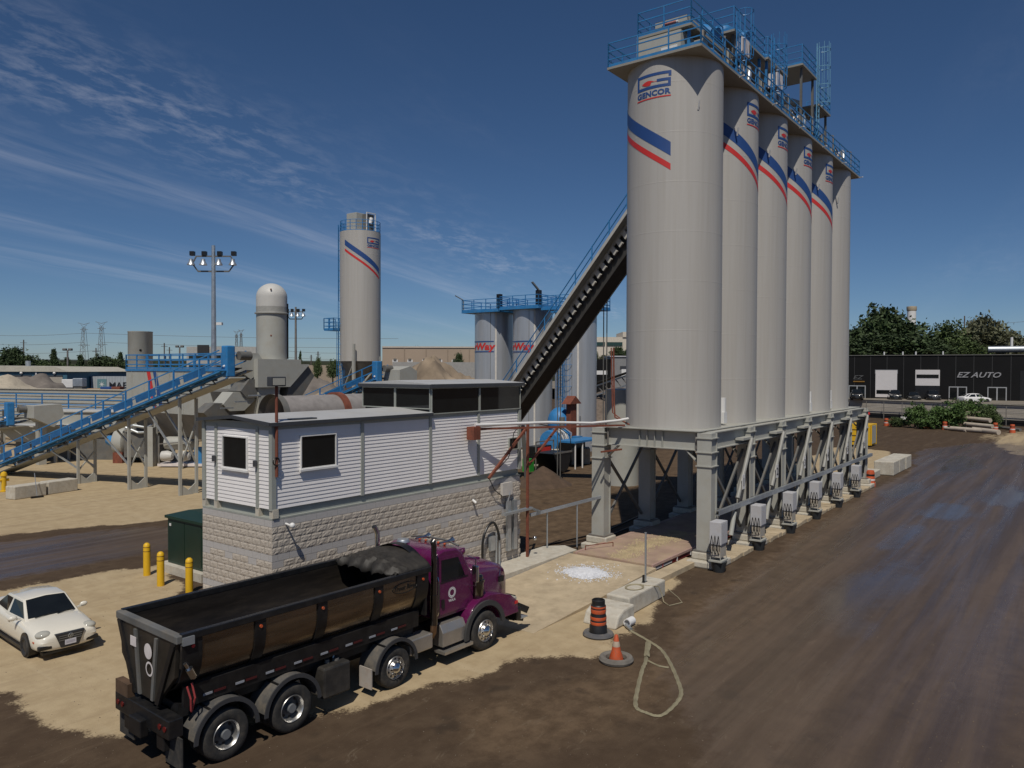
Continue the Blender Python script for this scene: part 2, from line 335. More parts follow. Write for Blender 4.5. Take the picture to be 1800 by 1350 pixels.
    l.new(mm('ADD', mm('MULTIPLY', fine, .6), mm('ADD', mm('MULTIPLY', track, .3), mm('MULTIPLY', grit, .25))), bp.inputs['Height']); l.new(bp.outputs[0], p.inputs['Normal'])
    return mt
gm.materials.append(ground_mat())
g_ = ob('ground', gm); g_['kind'] = 'structure'
rg = np.random.default_rng(17); pb_ = B()
for k in range(5200):
    D_ = 11+rg.random()**1.6*34; q_ = at(rg.random()*1900-50, D_); s_ = .005+.013*rg.random()**3
    if 13.2 < q_.y < 17.6 and q_.x > 18.8 or (13.3 < q_.x < 25.7 and 18.5 < q_.y < 22.4) or (q_.x > 29 and 11.6 < q_.y < 18): continue
    t_ = rg.random()*6.28; c_, d_ = math.cos(t_)*s_, math.sin(t_)*s_
    pb_.v += [(q_.x+c_, q_.y+d_, .001), (q_.x-d_, q_.y+c_*.8, .001), (q_.x-c_*.9, q_.y-d_, .001), (q_.x+d_, q_.y-c_, .001), (q_.x+c_*.2, q_.y+d_*.1, .001+s_*1.1)]
    n0 = len(pb_.v)-5; pb_.f += [(n0, n0+1, n0+4), (n0+1, n0+2, n0+4), (n0+2, n0+3, n0+4), (n0+3, n0, n0+4)]
tag(part('loose_gravel', pb_, M('gravel_bits', (.15,.118,.085), .95, var=.5, scale=1.5), None), 'loose bits of gravel scattered over the yard', 'gravel', kind='stuff')

# ------------------------------------------------------------------ control house: split-face block base, sided cabin, glazed upper room
HX0, HX1, HY0, HY1 = 13.5, 25.55, 18.7, 22.25
ZB, ZS, ZR, ZU = 3.65, 3.95, 6.42, 7.48
ho = (HX0, HY0, 0)
house = thing('control_house', 'long control house with white siding on a split-face block base', 'building', ho)
core = B(ho).box(HX0+.06, HY0+.06, 0, HX1-.06, HY1, ZB-.02); part('wall_core', core, M('mortar', (.30,.27,.23), .95), house)
blk_a = M('split_block', (.49, .435, .37), .95, var=.14, scale=1.1, bump=.7, bscale=16, dirt=(.36,.30,.235), dirt_amt=.5)
blk_b = M('smooth_block', (.46, .44, .425), .9, var=.1, scale=2, bump=.2, bscale=40)
def block_bm(seed, rough, L_=.392, H_=.192):
    rg = np.random.default_rng(seed); b = B(); nx_, nz_ = (6, 4) if rough else (1, 1); vs = []; fs = []
    for j in range(nz_+1):
        for i in range(nx_+1):
            e = 0 if (i in (0, nx_) or j in (0, nz_)) else 1
            vs.append((i*L_/nx_, -(.001 if not rough else (.004+e*(.003+rg.random()*.016))), j*H_/nz_))
    k = nx_+1; fs = [(j*k+i, j*k+i+1, (j+1)*k+i+1, (j+1)*k+i) for j in range(nz_) for i in range(nx_)]
    b.add(vs, fs); b.box(0, .003, 0, L_, .07, H_); return b
bl_me = [block_bm(i, True).mesh('block', blk_a) for i in range(7)]; bs_me = block_bm(99, False).mesh('block', blk_b)
rest = B(ho); rest_s = B(ho); nblk = 0
for row in range(18):
    z = ZB-.2-row*.2; smooth = row in (0, 5, 6, 11) ; off = .2 if row % 2 else 0
    for side in ('end', 'long'):
        n_ = 9 if side == 'end' else 30
        for i in range(-1, n_):
            a = i*.4+off; Lw = (HY1-HY0) if side == 'end' else (HX1-HX0)
            if a < -.21 or a+.05 > Lw: continue
            fx_ = 1.0
            if a < -.01: fx_ = (a+.4-.008)/.392; a = 0.0
            if a+.395 > Lw+.02: fx_ = (Lw-a)/.392
            if fx_ < .1: continue
            if side == 'end': loc = Vector((0, Lw-a, z)); rz = -math.pi/2
            else: loc = Vector((a, 0, z)); rz = 0
            me_ = bs_me if smooth and (row != 6 or i % 3 == 0) else random.choice(bl_me)
            if nblk < 298 and ((side == 'end' and row < 13) or (side == 'long' and row < 12 and i < 15)):
                ob('block', me_, house, loc, (0, 0, rz), (fx_,1,1)); nblk += 1
            else:
                q = Matrix.Translation(loc)@Matrix.Rotation(rz, 4, 'Z')@Matrix.Diagonal((fx_,1,1,1)); tgt = rest_s if me_ is bs_me else rest
                tgt.add([q@v.co+Vector(ho) for v in me_.vertices], [tuple(p.vertices) for p in me_.polygons])
r1 = part('block_wall', rest, blk_a, house); r1['kind'] = 'stuff'; r2 = part('smooth_block_course', rest_s, blk_b, house); r2['kind'] = 'stuff'
# sill band, posts, cabin core
part('sill_beam', B(ho).box(HX0+.16, HY0+.10, ZB, HX1-.05, HY1-.1, ZS), trim_m, house)
part('sill_plate', B(ho).box(HX0+.0, HY0-.0, ZB-.001, HX1, HY1, ZB+.05), trim_m, house)
for yy in (HY1-.7, HY0+.72, HY0+.05, HY1-.05): part('sill_post', B(ho).box(HX0+.01, yy-.09, ZB+.05, HX0+.2, yy+.09, ZS), conc_m, house)
part('cabin_core', B(ho).box(HX0+.05, HY0+.05, ZS, HX1-.05, HY1-.05, ZR-.02), trim_m, house)
UX0 = 20.15
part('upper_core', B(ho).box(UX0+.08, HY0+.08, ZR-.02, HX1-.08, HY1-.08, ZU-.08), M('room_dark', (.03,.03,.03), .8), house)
NS = 20; SH = (ZR-.16-ZS)/NS
def slat_mesh(w_): return B().prism([(0, 0), (-.019, .0), (-.019, .010), (-.004, SH-.004), (0, SH)], 'x', 0, w_).mesh('siding_slat', siding_m)
def panels(rects, face):
    for a0, a1 in rects:
        w_ = a1-a0; me_ = slat_mesh(w_); nrow = NS
        for k in range(nrow):
            z = ZS+k*SH
            if face == 'long': ob('siding_slat', me_, house, (a0-HX0, .05, z), (0,0,0))
            else: ob('siding_slat', me_, house, (.05, a1-HY0, z), (0,0,-math.pi/2))
joints = [HX0+.12, 16.95, 20.15, 22.85, HX1-.12]
panels([(joints[i]+.05, joints[i+1]-.05) for i in range(4)], 'long')
jy = [HY0+.10, HY0+.72, HY1-.72, HY1-.10]
panels([(jy[i]+.05, jy[i+1]-.05) for i in range(3)], 'end')
for j in joints[1:-1]: part('corner_trim', B(ho).box(j-.06, HY0-.0, ZS-.02, j+.06, HY0+.06, ZR-.1), trim_m, house)
for j in jy[1:-1]: part('corner_trim', B(ho).box(HX0-.0, j-.06, ZS-.02, HX0+.06, j+.06, ZR-.12), trim_m, house)
for x, y in ((HX0, HY0), (HX0, HY1-.12), (HX1-.12, HY0)): part('corner_trim', B(ho).box(x-.012, y-.012, ZS-.03, x+.14, y+.132, ZR-.05), trim_m, house)
part('frieze_board', B(ho).box(HX0+.02, HY0+.018, ZR-.17, UX0, HY0+.075, ZR-.03), trim_m, house)
part('frieze_board', B(ho).box(HX0+.018, HY0+.02, ZR-.19, HX0+.075, HY1-.02, ZR+.02), trim_m, house)
# low-pitched roofs
ym = (HY0+HY1)/2
part('roof', B(ho).prism([(HY0-.10, ZR), (HY0-.10, ZR+.05), (ym, ZR+.2), (HY1+.1, ZR+.05), (HY1+.1, ZR), (ym, ZR+.15)], 'x', HX0-.12, UX0+.03), roof_m, house)
part('fascia', B(ho).box(HX0-.13, HY0-.135, ZR-.06, UX0-.005, HY0-.103, ZR+.045), dtrim_m, house)
for a, b in (((HX0-.14, HY0-.1, ZR+.0), (HX0-.14, ym, ZR+.15)), ((HX0-.14, HY1+.1, ZR+.0), (HX0-.14, ym, ZR+.15))): part('fascia', B(ho).bar(a, b, .03, .10), dtrim_m, house)
part('roof_hatch', B(ho).box(14.3, HY0+.1, ZR+.07, 15.2, HY0+.35, ZR+.11), dtrim_m, house)
part('upper_roof', B(ho).prism([(HY0-.10, ZU-.06), (HY0-.10, ZU), (ym, ZU+.12), (HY1+.1, ZU), (HY1+.1, ZU-.06)], 'x', UX0-.1, HX1+.1), roof_m, house)
part('upper_fascia', B(ho).box(UX0-.11, HY0-.135, ZU-.14, HX1+.11, HY0-.103, ZU-.01), dtrim_m, house)
part('upper_fascia', B(ho).box(UX0-.135, HY0-.1, ZU-.14, UX0-.103, HY1+.1, ZU-.02), dtrim_m, house)
def pane(x0, x1, z0, z1, fw=.032, y=HY0, fm=trim_m):
    f = part('window', B(ho).box(x0, y-.03, z0, x1, y+.10, z0+fw).box(x0, y-.03, z1-fw, x1, y+.10, z1).box(x0, y-.03, z0+fw, x0+fw, y+.10, z1-fw).box(x1-fw, y-.03, z0+fw, x1, y+.10, z1-fw), fm, house)
    part('pane', B(ho).box(x0+fw, y+.005, z0+fw, x1-fw, y+.03, z1-fw), glass_m, f); return f
def paneX(y0, y1, z0, z1, fw=.032, x=HX0, fm=trim_m):
    f = part('window', B(ho).box(x-.03, y0, z0, x+.10, y1, z0+fw).box(x-.03, y0, z1-fw, x+.10, y1, z1).box(x-.03, y0, z0+fw, x+.10, y0+fw, z1-fw).box(x-.03, y1-fw, z0+fw, x+.10, y1, z1-fw), fm, house)
    part('pane', B(ho).box(x+.005, y0+fw, z0+fw, x+.03, y1-fw, z1-fw), glass_m, f); return f
pane(14.5, 15.85, 5.02, 6.02, fm=white_m); paneX(19.88, 21.15, 5.0, 5.98, fm=white_m)
part('window_sill', B(ho).box(14.45, HY0-.07, 4.96, 15.9, HY0+.0, 5.02), white_m, house); part('window_sill', B(ho).box(HX0-.07, 19.83, 4.94, HX0, 21.2, 5.0), white_m, house)
pane(UX0+.02, 22.86, ZR-.02, ZU-.14); pane(22.88, HX1-.04, ZR-.02, ZU-.14)
paneX(HY0+.02, ym-.01, ZR+.16, ZU-.14, x=UX0); paneX(ym+.01, HY1-.02, ZR+.16, ZU-.14, x=UX0)
pane(24.75, 25.4, 4.75, 5.25)
for y in (HY1-.72, HY0+.72): part('wall_lamp', B(ho).box(HX0-.10, y-.05, 5.15, HX0-.02, y+.05, 5.33), dtrim_m, house)
part('camera_dome', B(ho).cyl((13.95, HY0-.03, 3.5), (13.95, HY0-.28, 3.47), .03).sph((13.95, HY0-.33, 3.48), .085), white_m, house, True)
part('wall_lamp', B(ho).cyl((22.45, HY0-.03, 3.05), (22.45, HY0-.2, 2.95), .05), white_m, house)
# mast with floodlight on the roof corner
mo = (13.62, HY0-.06, 4.9); mst = thing('floodlight_mast', 'rusty pole with a flood lamp at the corner of the white cabin', 'light pole', mo)
part('pole', B(mo).cyl((13.62, HY0-.06, 4.9), (13.62, HY0-.06, 7.5), .045), rust_m, mst, True); part('lamp_head', B(mo).box(13.35, HY0-.2, 7.5, 13.85, HY0+.02, 7.78), dtrim_m, mst, bevel=.02)
part('lens', B(mo).box(13.40, HY0-.215, 7.54, 13.80, HY0-.2, 7.74), lamp_m, mst); part('cable_coil', B(mo).lathe([(.11, -.02), (.13, 0), (.11, .02), (.09, 0), (.11, -.02)], (13.58, HY0-.1, 5.35), 'y', 14), black_m, mst)
# ------------------------------------------------------------------ silos
SR, SY, SX0, SP = 2.1, 15.05, 32.2, 4.5
ZB0, ZT0 = 5.52, 21.25
def wrap(b, pts_faces, c, r, phi0, z0):            # flat (s,z) shapes laid round the shell
    vs, fs = pts_faces
    return b.add([(c[0]+r*math.cos(phi0+v[0]/r), c[1]+r*math.sin(phi0+v[0]/r), z0+v[1]) for v in vs], fs)
def strip(pts, w_, n=10):                          # band of width w_ along a polyline, subdivided
    vs = []; fs = []
    for a, b in zip(pts[:-1], pts[1:]):
        d = Vector((b[0]-a[0], b[1]-a[1])); L_ = d.length; d.normalize(); nn = Vector((-d.y, d.x))*w_/2; k = max(1, int(L_/.12)); o = len(vs)
        a2 = Vector(a)-d*w_/2*.98; L2 = L_+w_*.98
        for i in range(k+1):
            p = a2+d*L2*i/k; vs += [tuple(p+nn), tuple(p-nn)]
        fs += [(o+2*i, o+2*i+1, o+2*i+3, o+2*i+2) for i in range(k)]
    return vs, fs
def slope_band(phi_a, phi_b, za, zb_, h, r, n=40):
    vs = []; fs = []
    for i in range(n+1):
        t = i/n; p = phi_a+(phi_b-phi_a)*t; z = za+(zb_-za)*t; vs += [(r*math.cos(p), r*math.sin(p), z), (r*math.cos(p), r*math.sin(p), z+h)]
    return vs, [(2*i, 2*i+2, 2*i+3, 2*i+1) for i in range(n)]
def livery(parent, r, phil, zoff, k=1.0):          # phil: angle of the emblem's left edge
    w_ = math.radians(44.5); pe = phil+w_; ps = phil-math.radians(67)
    zf = lambda p: 17.07+(pe-p)*math.degrees(1)*.0251
    for nm, mt, dz, h in (('blue_stripe', navy_m, 0, .58), ('red_stripe', red_m, -.60, .27)):
        vs, fs = slope_band(ps, pe, zf(ps)+dz, zf(pe)+dz, h, r+.008); part(nm, B().add([(v[0], v[1], (v[2])*1+zoff) for v in vs], fs), mt, parent)
    W = r*w_; em = B(); c = (0, 0)
    for pl in ([(W-.04, .88), (W-.04, .99), (.06, .99), (.06, .46), (W-.06, .46), (W-.06, .70), (W*.66, .70)],):
        wrap(em, strip(pl, .12), c, r+.010, phil, 19.62+zoff)
    e = part('emblem', em, navy_m, parent)
    fl = B(); vs = []; 
    for i in range(13):
        t = i/12; x = W*.17+t*W*.46; h = .105*math.sin(math.pi*min(1, t*1.15))**.8 if t < .87 else .03; vs += [(x, .66+h), (x, .66-h*(1 if t < .62 else -.35))]
    fl_ = [(2*i, 2*i+1, 2*i+3, 2*i+2) for i in range(12)]; wrap(fl, (vs, fl_), c, r+.012, phil, 19.62+zoff); part('flame_mark', fl, red_m, parent)
    tx = B(); tv, tf = text_polys('GENCOR', .32, 0, .012, 'LEFT'); wd = max(v[0] for v in tv); wrap(tx, ([(v[0]/wd*W, v[1]) for v in tv], tf), c, r+.012, phil, 19.71+zoff); part('lettering', tx, navy_m, parent)
    ul = B(); wrap(ul, strip([(0.02, .02), (W-.02, .02)], .05), c, r+.012, phil, 19.60+zoff); part('underline', ul, red_m, parent)
shell_me = None
seams = [7.6, 9.7, 11.8, 13.9, 16.0, 18.1, 20.2]
prof = [(SR, ZB0)]
for s_ in seams: prof += [(SR, s_-.025), (SR+.0022, s_-.02), (SR+.0022, s_+.02), (SR, s_+.025)]
prof += [(SR, ZT0)]
names = ['nearest of the six tall grey silos, facing emblem over stripes', 'second tall grey silo of the row behind the nearest one', 'third tall grey silo counted from the near end of the row', 'fourth tall grey silo counted from the near end of the row', 'fifth tall grey silo of the row, next to the farthest', 'farthest tall grey silo at the right end of the row']
for i in range(6):
    s_ = thing('storage_silo', names[i], 'silo', (SX0+SP*i, SY, 0), 0, 'six tall grey silos in a row')
    if shell_me is None:
        sb = B().lathe(prof, n=96); shell_me = sb.mesh('shell', silo_m, True); fixn(shell_me); shell_me.shade_smooth(); shell_me.set_sharp_from_angle(angle=R(12))
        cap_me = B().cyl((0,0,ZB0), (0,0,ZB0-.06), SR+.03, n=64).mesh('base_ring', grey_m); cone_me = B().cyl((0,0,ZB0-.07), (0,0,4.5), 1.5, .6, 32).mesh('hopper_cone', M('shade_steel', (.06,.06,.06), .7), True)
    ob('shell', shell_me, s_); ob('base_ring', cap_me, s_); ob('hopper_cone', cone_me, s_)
    part('lifting_lug', B().bar((SR*math.cos(R(-128)), SR*math.sin(R(-128)), 19.0), (SR*1.06*math.cos(R(-128)), SR*1.06*math.sin(R(-128)), 19.35), .07, .05), white_m, s_)
    if i < 5: livery(s_, SR, math.radians(156 if i == 0 else 247.6), 0)
    if i in (0, 3, 4): part('level_sensor', B().box(SR*.72, -SR*.86, 5.6, SR*.72+.35, -SR*.86+.35, 6.1).cyl((SR*.72+.17, -SR*.86+.17, 6.1), (SR*.72+.17, -SR*.86+.17, 6.75), .17), white_m, s_, True)
# ------------------------------------------------------------------ support frame under the silos
CX = [30.15+SP*i for i in range(7)]; YA, YB = 12.55, 17.55
fo = (CX[0], YA, 0); fr = thing('silo_support_frame', 'grey steel frame of wide columns and beams carrying the silo row', 'steel frame', fo)
def icol(x, y, z0, z1, wx_=.62, wy_=.62):
    b = B(fo); b.box(x-wx_/2, y-wy_/2, z0, x-wx_/2+.05, y+wy_/2, z1); b.box(x+wx_/2-.05, y-wy_/2, z0, x+wx_/2, y+wy_/2, z1); b.box(x-wx_/2+.05, y-wy_/2+.05, z0, x+wx_/2-.05, y+wy_/2-.05, z1); return b
for i, x in enumerate(CX):
    for y in (YA, YB):
        b = icol(x, y, .62, 5.42); c_ = part('column', b, grey_m, fr)
        for zz_ in (4.05, 4.62, 5.2): part('stiffener_plate', B(fo).box(x-.36, y-.36, zz_, x+.36, y+.36, zz_+.04), grey_m, c_)
        part('base_plate', B(fo).box(x-.42, y-.42, .56, x+.42, y+.42, .62), steel_m, c_)
    t = B(fo).box(x-.16, YA+.32, 4.68, x+.16, YB-.32, 4.72).box(x-.16, YA+.32, 5.42, x+.16, YB-.32, 5.46).box(x-.03, YA+.32, 4.72, x+.03, YB-.32, 5.42); tb = part('cross_beam', t, grey_m, fr)
    for k in range(4): part('stiffener_plate', B(fo).box(x-.15, SY-.55+k*.36, 4.72, x-.03, SY-.53+k*.36, 5.42), grey_m, tb)
    for sgn, y in ((1, YA+.35), (-1, YB-.35)): part('knee_brace', B(fo).bar((x, y, 4.15), (x, y+sgn*.55, 4.68), .22, .05), grey_m, fr)
    if i == 0:
        for y in (YA+.42, YB-.42): part('bolt_row', B(fo).box(x-.19, y-.05, 4.74, x-.165, y+.02, 5.40), steel_m, fr)
for i in range(6):
    a, b_ = CX[i]+.315, CX[i+1]-.315
    for y in (YA, YB):
        part('side_beam', B(fo).box(a, y-.18, 4.72, b_, y+.18, 4.76).box(a, y-.18, 5.40, b_, y+.18, 5.44).box(a, y-.02, 4.76, b_, y+.02, 5.40), grey_m, fr)
        part('cross_brace', B(fo).bar((a, y+.05, .9), (b_, y+.05, 4.4), .09, .12), dgrey_m, fr); part('cross_brace', B(fo).bar((a, y+.13, 4.4), (b_, y+.13, .9), .09, .12), dgrey_m, fr)
    # gate cylinder: inclined pipe with bracket on the road side, numbered plate
    p0 = (CX[i+1]-.55, YA-.45, 4.95); p1 = (CX[i+1]-2.05, YA-.38, 2.45); cy_ = part('gate_cylinder', B(fo).cyl(p0, p1, .095, n=12), M('cylinder_shaded_grey', (.30,.295,.27), .5, var=.1), fr, True)  # pipe grey darkened to carry the shade the cylinders lie in
    part('bracket', B(fo).box(CX[i+1]-1.5, YA-.42, 4.92, CX[i+1]-.3, YA-.05, 5.02), grey_m, cy_)
    q = Vector(p0).lerp(Vector(p1), .72); nb = part('number_plate', B(fo).box(q.x-.30, q.y-.15, q.z-.32, q.x+.02, q.y-.13, q.z+.32), white_m, cy_)
    tx = B(fo); text_on(tx, str(i+1), .5, (q.x-.14, q.y-.155, q.z-.18), (1,0,0), (0,0,1), bold=.012); part('number', tx, dtrim_m, cy_)
    part('pipe_stub', B(fo).cyl((CX[i+1]-2.35, YA-.36, 1.9), (CX[i+1]-2.75, YA-.36, .95), .10, n=10), grey_m, fr, True)
    part('cable_bundle', B(fo).tube([(CX[i+1]-.45, YA-.2, 1.0), (CX[i+1]-.5, YA-.28, 2.0), (CX[i+1]-.42, YA-.25, 3.2), (CX[i+1]-.4, YA-.2, 4.6)], .05), black_m, fr)
part('deck_plate', B(fo).box(CX[0]-.3, YA+.2, 5.462, CX[-1]+.2, YB-.2, 5.50), grey_m, fr)
# concrete footings, cabinets and tubs along the road side
ftm = B().prism([(-.75,-.72),(.75,-.72),(.75,.62),(-.75,.62)], 'z', 0, .26); ftm.prism([(-.46,-.52),(.46,-.52),(.46,.52),(-.46,.52)], 'z', .262, .56)
ft_me = ftm.mesh('column_footing', conc_m); fixn(ft_me)
for i, x in enumerate(CX):
    for y in (YA, YB):
        nth = ['nearest', 'second', 'third', 'fourth', 'fifth', 'sixth', 'farthest'][i]
        o = ob('column_footing', ft_me, None, (x, y-(.05 if y == YA else 0), 0)); tag(o, '%s concrete footing under the %s columns of the silo frame' % (nth, 'road side' if y == YA else 'plant side'), 'footing', 'footings under the silo frame')
        md = o.modifiers.new('b', 'BEVEL'); md.width = .05; md.segments = 2
cab0 = None
for i in range(6):
    lab = '%s grey control cabinet on a stand beside the silo columns' % ['nearest', 'second', 'third', 'fourth', 'fifth', 'farthest'][i]; loc = (CX[i]-.55+(.15*i), YA-.72, 0)
    if i == 0:
        loc = (29.35, 11.72, 0); cab0 = thing('control_cabinet', lab, 'cabinet', loc, 0, 'cabinets along the silo columns')
        part('cabinet_box', B().box(-.34, -.24, 1.12, .34, .24, 2.02), white_m and M('cabinet_paint', (.50,.50,.52), .5, var=.05, dirt=(.4,.33,.24), dirt_amt=.3), cab0, bevel=.015)
        part('lower_box', B().box(-.30, -.20, .62, .30, .20, 1.10), M('cabinet_low', (.44,.41,.35), .6, var=.1, dirt=(.25,.15,.07), dirt_amt=.6), cab0)
        for a in (-.31, .29):
            for b in (-.22, .20): part('leg', B().box(a, b, .50, a+.03, b+.03, .62), grey_m, cab0)
        part('base_tray', B().box(-.36, -.27, .44, .36, .27, .50), grey_m, cab0); part('tub', B().cyl((0, -.02, 0), (0, -.02, .43), .22, .33, 20), M('tub_grey', (.035,.04,.045), .5), cab0, True)
        hs = B()
        for k in range(3): x = -.40-.02*k; y = -.20+k*.13; hs.tube(sm([(x, y, .9), (x-.16, y-.06, 1.2), (x-.06, y+.02, 1.5), (x+.03, y+.08, 1.35), (x-.05, y+.1, 1.0), (x+.1, y+.05, .75)]), .014, 5)
        part('hoses', hs, black_m, cab0); part('door', B().box(-.29, -.252, 1.17, .29, -.243, 1.97), M('cabinet_paint', (.5,.5,.5)), cab0)
    else: dup(cab0, (CX[i]-.62, YA-.80, 0), label=lab)
# galvanised channel along the columns
cr_o = (30.9, 12.12, 2.0); ch = thing('cable_channel', 'long galvanised channel running along the foot of the silo columns', 'channel', cr_o)
part('channel', B(cr_o).box(30.3, 12.08, 2.04, 58.2, 12.10, 2.24).box(30.3, 12.10, 2.04, 58.2, 12.22, 2.06).box(30.3, 12.10, 2.22, 58.2, 12.22, 2.24), galv_m, ch)
for i in range(7): part('bracket', B(cr_o).box(CX[i]-.1+.5*(i == 0), 12.22, 2.0, CX[i]+.1+.5*(i == 0), 12.34, 2.26), steel_m, ch)
# low stone kerb between the footings
rg = random.Random(3)
ks = thing('kerb', 'low broken concrete kerb between the silo footings', 'kerb', (CX[0], 11.9, 0))
for i in range(6):
    x = CX[i]+.80
    while x < CX[i+1]-1.0:
        d = rg.uniform(.3, .55); part('kerb_stone', B((CX[0], 11.9, 0)).box(x, 11.80+rg.uniform(-.04, .04), 0, x+d-.03, 12.9, .15+rg.uniform(0, .06)), dust_m, ks, bevel=.02); x += d
# ------------------------------------------------------------------ catwalk on top of the silos
PO = (29.95, 12.85, ZT0); top = thing('silo_top_platform', 'blue railed platform with machinery across the tops of the silos', 'platform', PO)
post_me = {}
def railing(par, o, p, q, h=1.08, n=None, mt=blue_m, t=.05, rails=(1.0, .66, .33), toe=True):
    p = Vector(p); q = Vector(q); o = Vector(o); L_ = (q-p).length; n = n or max(1, round(L_/1.3)); key = (h, t, mt.name)
    if key not in post_me: post_me[key] = B().box(-t/2, -t/2, 0, t/2, t/2, h).mesh('post', mt)
    for k in range(n+1): ob('post', post_me[key], par, p.lerp(q, k/n)-o)
    for f in rails: part('rail', B(o).bar(p+Vector((0,0,h*f-t/2)), q+Vector((0,0,h*f-t/2)), t*.9), mt, par)
    if toe: part('toe_board', B(o).bar(p+Vector((0,0,.07)), q+Vector((0,0,.07)), .015, .12), mt, par)
deck_m = M('deck_paint', (.29,.275,.24), .6, var=.06)
def deck(x0, y0, x1, y1, z, sides='fblr', n=None, h=1.08):
    part('deck', B(PO).box(x0, y0, z, x1, y1, z+.10), deck_m, top)
    e = .04; z += .10
    if 'f' in sides: railing(top, PO, (x0+e, y0+e, z), (x0+e, y1-e, z), h)
    if 'b' in sides: railing(top, PO, (x1-e, y0+e, z), (x1-e, y1-e, z), h)
    if 'r' in sides: railing(top, PO, (x0+e, y0+e, z), (x1-e, y0+e, z), h)
    if 'l' in sides: railing(top, PO, (x0+e, y1-e, z), (x1-e, y1-e, z), h)
deck(29.95, 12.85, 57.0, 17.25, ZT0, 'fblr')
deck(31.0, 13.75, 34.6, 16.35, 22.70, 'flr'); deck(35.0, 13.4, 39.3, 15.2, 23.75, 'fr'); deck(40.0, 13.5, 43.2, 15.4, 24.1, 'fr'); deck(44.2, 13.0, 47.0, 15.0, 25.0, 'fbr'); deck(47.3, 12.95, 49.8, 14.4, 23.6, 'br')
for a in ((31.3,14.0),(31.3,16.1),(34.3,14.0),(34.3,16.1),(35.4,13.6),(38.9,13.6),(40.3,13.7),(42.9,13.7),(44.6,13.2),(46.8,13.2),(47.5,13.2),(49.6,13.2),(44.6,14.8),(40.3,15.2),(35.4,15)):
    zt = 22.7 if a[0] < 35 else 23.75 if a[0] < 39.5 else 24.1 if a[0] < 43.5 else 25 if a[0] < 47 else 23.6
    part('stanchion', B(PO).box(a[0]-.06, a[1]-.06, ZT0+.1, a[0]+.06, a[1]+.06, zt), blue_m if int(a[0]*10) % 2 else dgrey_m, top)
# drag conveyor trough along the row, batchers and motors
part('conveyor_trough', B(PO).box(31.4, 14.5, 21.75, 55.5, 15.9, 22.45), grey_m, top); part('trough_lid', B(PO).box(31.3, 14.4, 22.45, 55.6, 16.0, 22.52), dgrey_m, top)
for k in range(24): part('trough_rib', B(PO).box(31.6+k, 14.40, 21.8, 31.68+k, 14.5, 22.4), dgrey_m, top)
wh = M('sign_face', (.72,.66,.64), .5)
for k in range(6):
    x = SX0+SP*k
    part('batcher', B(PO).prism([(x-.9, 21.4), (x+.9, 21.4), (x+.6, 22.2), (x-.6, 22.2)], 'y', 13.7, 14.35), dgrey_m, top); part('gate_motor', B(PO).cyl((x-.2, 13.35, 21.75), (x+.6, 13.35, 21.75), .2, n=14), galv_m, top, True)
    part('pipework', B(PO).tube([(x-1.2, 13.2, 21.4), (x-1.2, 13.25, 22.3), (x-.6, 13.4, 22.5), (x+.2, 13.9, 22.5)], .06).tube([(x+1.0, 13.15, 21.4), (x+1.0, 13.15, 22.8), (x+1.4, 13.5, 23.0)], .045), steel_m, top)
    part('hatch_box', B(PO).box(x-1.5, 13.1, 21.36, x-1.0, 13.5, 21.85), grey_m, top)
hd = part('conveyor_head', B(PO).box(30.9, 14.2, 21.36, 33.6, 16.3, 22.6), grey_m, top)
part('warning_sign', B(PO).box(30.87, 14.35, 21.62, 30.90, 15.1, 21.98), white_m, hd); sg = B(PO)
text_on(sg, 'WARNING', .16, (30.865, 14.72, 21.74), (0,-1,0), (0,0,1), bold=.004); part('sign_text', sg, red_m, hd)
part('head_box', B(PO).box(31.3, 14.1, 22.82, 33.6, 15.6, 23.35), grey_m, top); sg2 = part('warning_sign', B(PO).box(31.27, 14.5, 22.9, 31.30, 15.25, 23.27), white_m, top)
part('sign_band', B(PO).box(31.262, 14.6, 23.08, 31.268, 15.15, 23.2).box(31.262, 14.6, 22.95, 31.268, 15.15, 23.0), M('sign_red', (.55,.2,.16)), sg2)
for x, y, z, r_ in ((34.0, 13.9, 23.2, .45), (38.5, 14.2, 24.6, .5), (43.0, 14.4, 24.9, .5)): part('drive_motor', B(PO).cyl((x, y, z), (x, y+.7, z+.35), r_, n=18), blue_m, top, True)
for x, z in ((35.6, 22.9), (40.6, 22.8)): part('control_box', B(PO).box(x, 13.2, z, x+.8, 13.7, z+.75), wh, top)
mach_m = M('machine_dark', (.075,.07,.062), .6, var=.3, scale=3, dirt=(.16,.12,.08), dirt_amt=.5)
for k in range(1, 6):
    x = SX0+SP*k-1.0; h_ = 1.75-.12*k
    part('machine_housing', B(PO).box(x-1.2, 13.75, 21.36, x+1.2, 14.38, 21.36+h_), mach_m, top)
    for j in range(6): part('housing_rib', B(PO).box(x-1.2+j*.45, 13.66, 21.4, x-1.12+j*.45, 13.75, 21.36+h_), grey_m if j % 2 else dgrey_m, top)
    part('duct', B(PO).tube(sm([(x+1.3, 13.6, 21.4), (x+1.5, 13.5, 22.4), (x+1.9, 13.7, 22.9), (x+2.6, 14.1, 22.8)]), .13, 10), galv_m, top, True); part('cable_bundle', B(PO).tube(sm([(x-1.4, 13.3, 21.4), (x-1.3, 13.3, 22.2), (x-.5, 13.5, 22.5), (x+.6, 13.45, 22.1), (x+1.2, 13.4, 21.5)]), .05, 6), black_m, top)
    part('hopper', B(PO).prism([(x-.6, 22.5+.3), (x+.9, 22.5+.3), (x+.6, 21.9), (x-.3, 21.9)], 'y', 14.6, 15.8), dgrey_m, top); part('gear_box', B(PO).cyl((x+.2, 13.3, 22.2), (x+.2, 13.7, 22.2), .24, n=14), wh if k % 2 else galv_m, top, True)
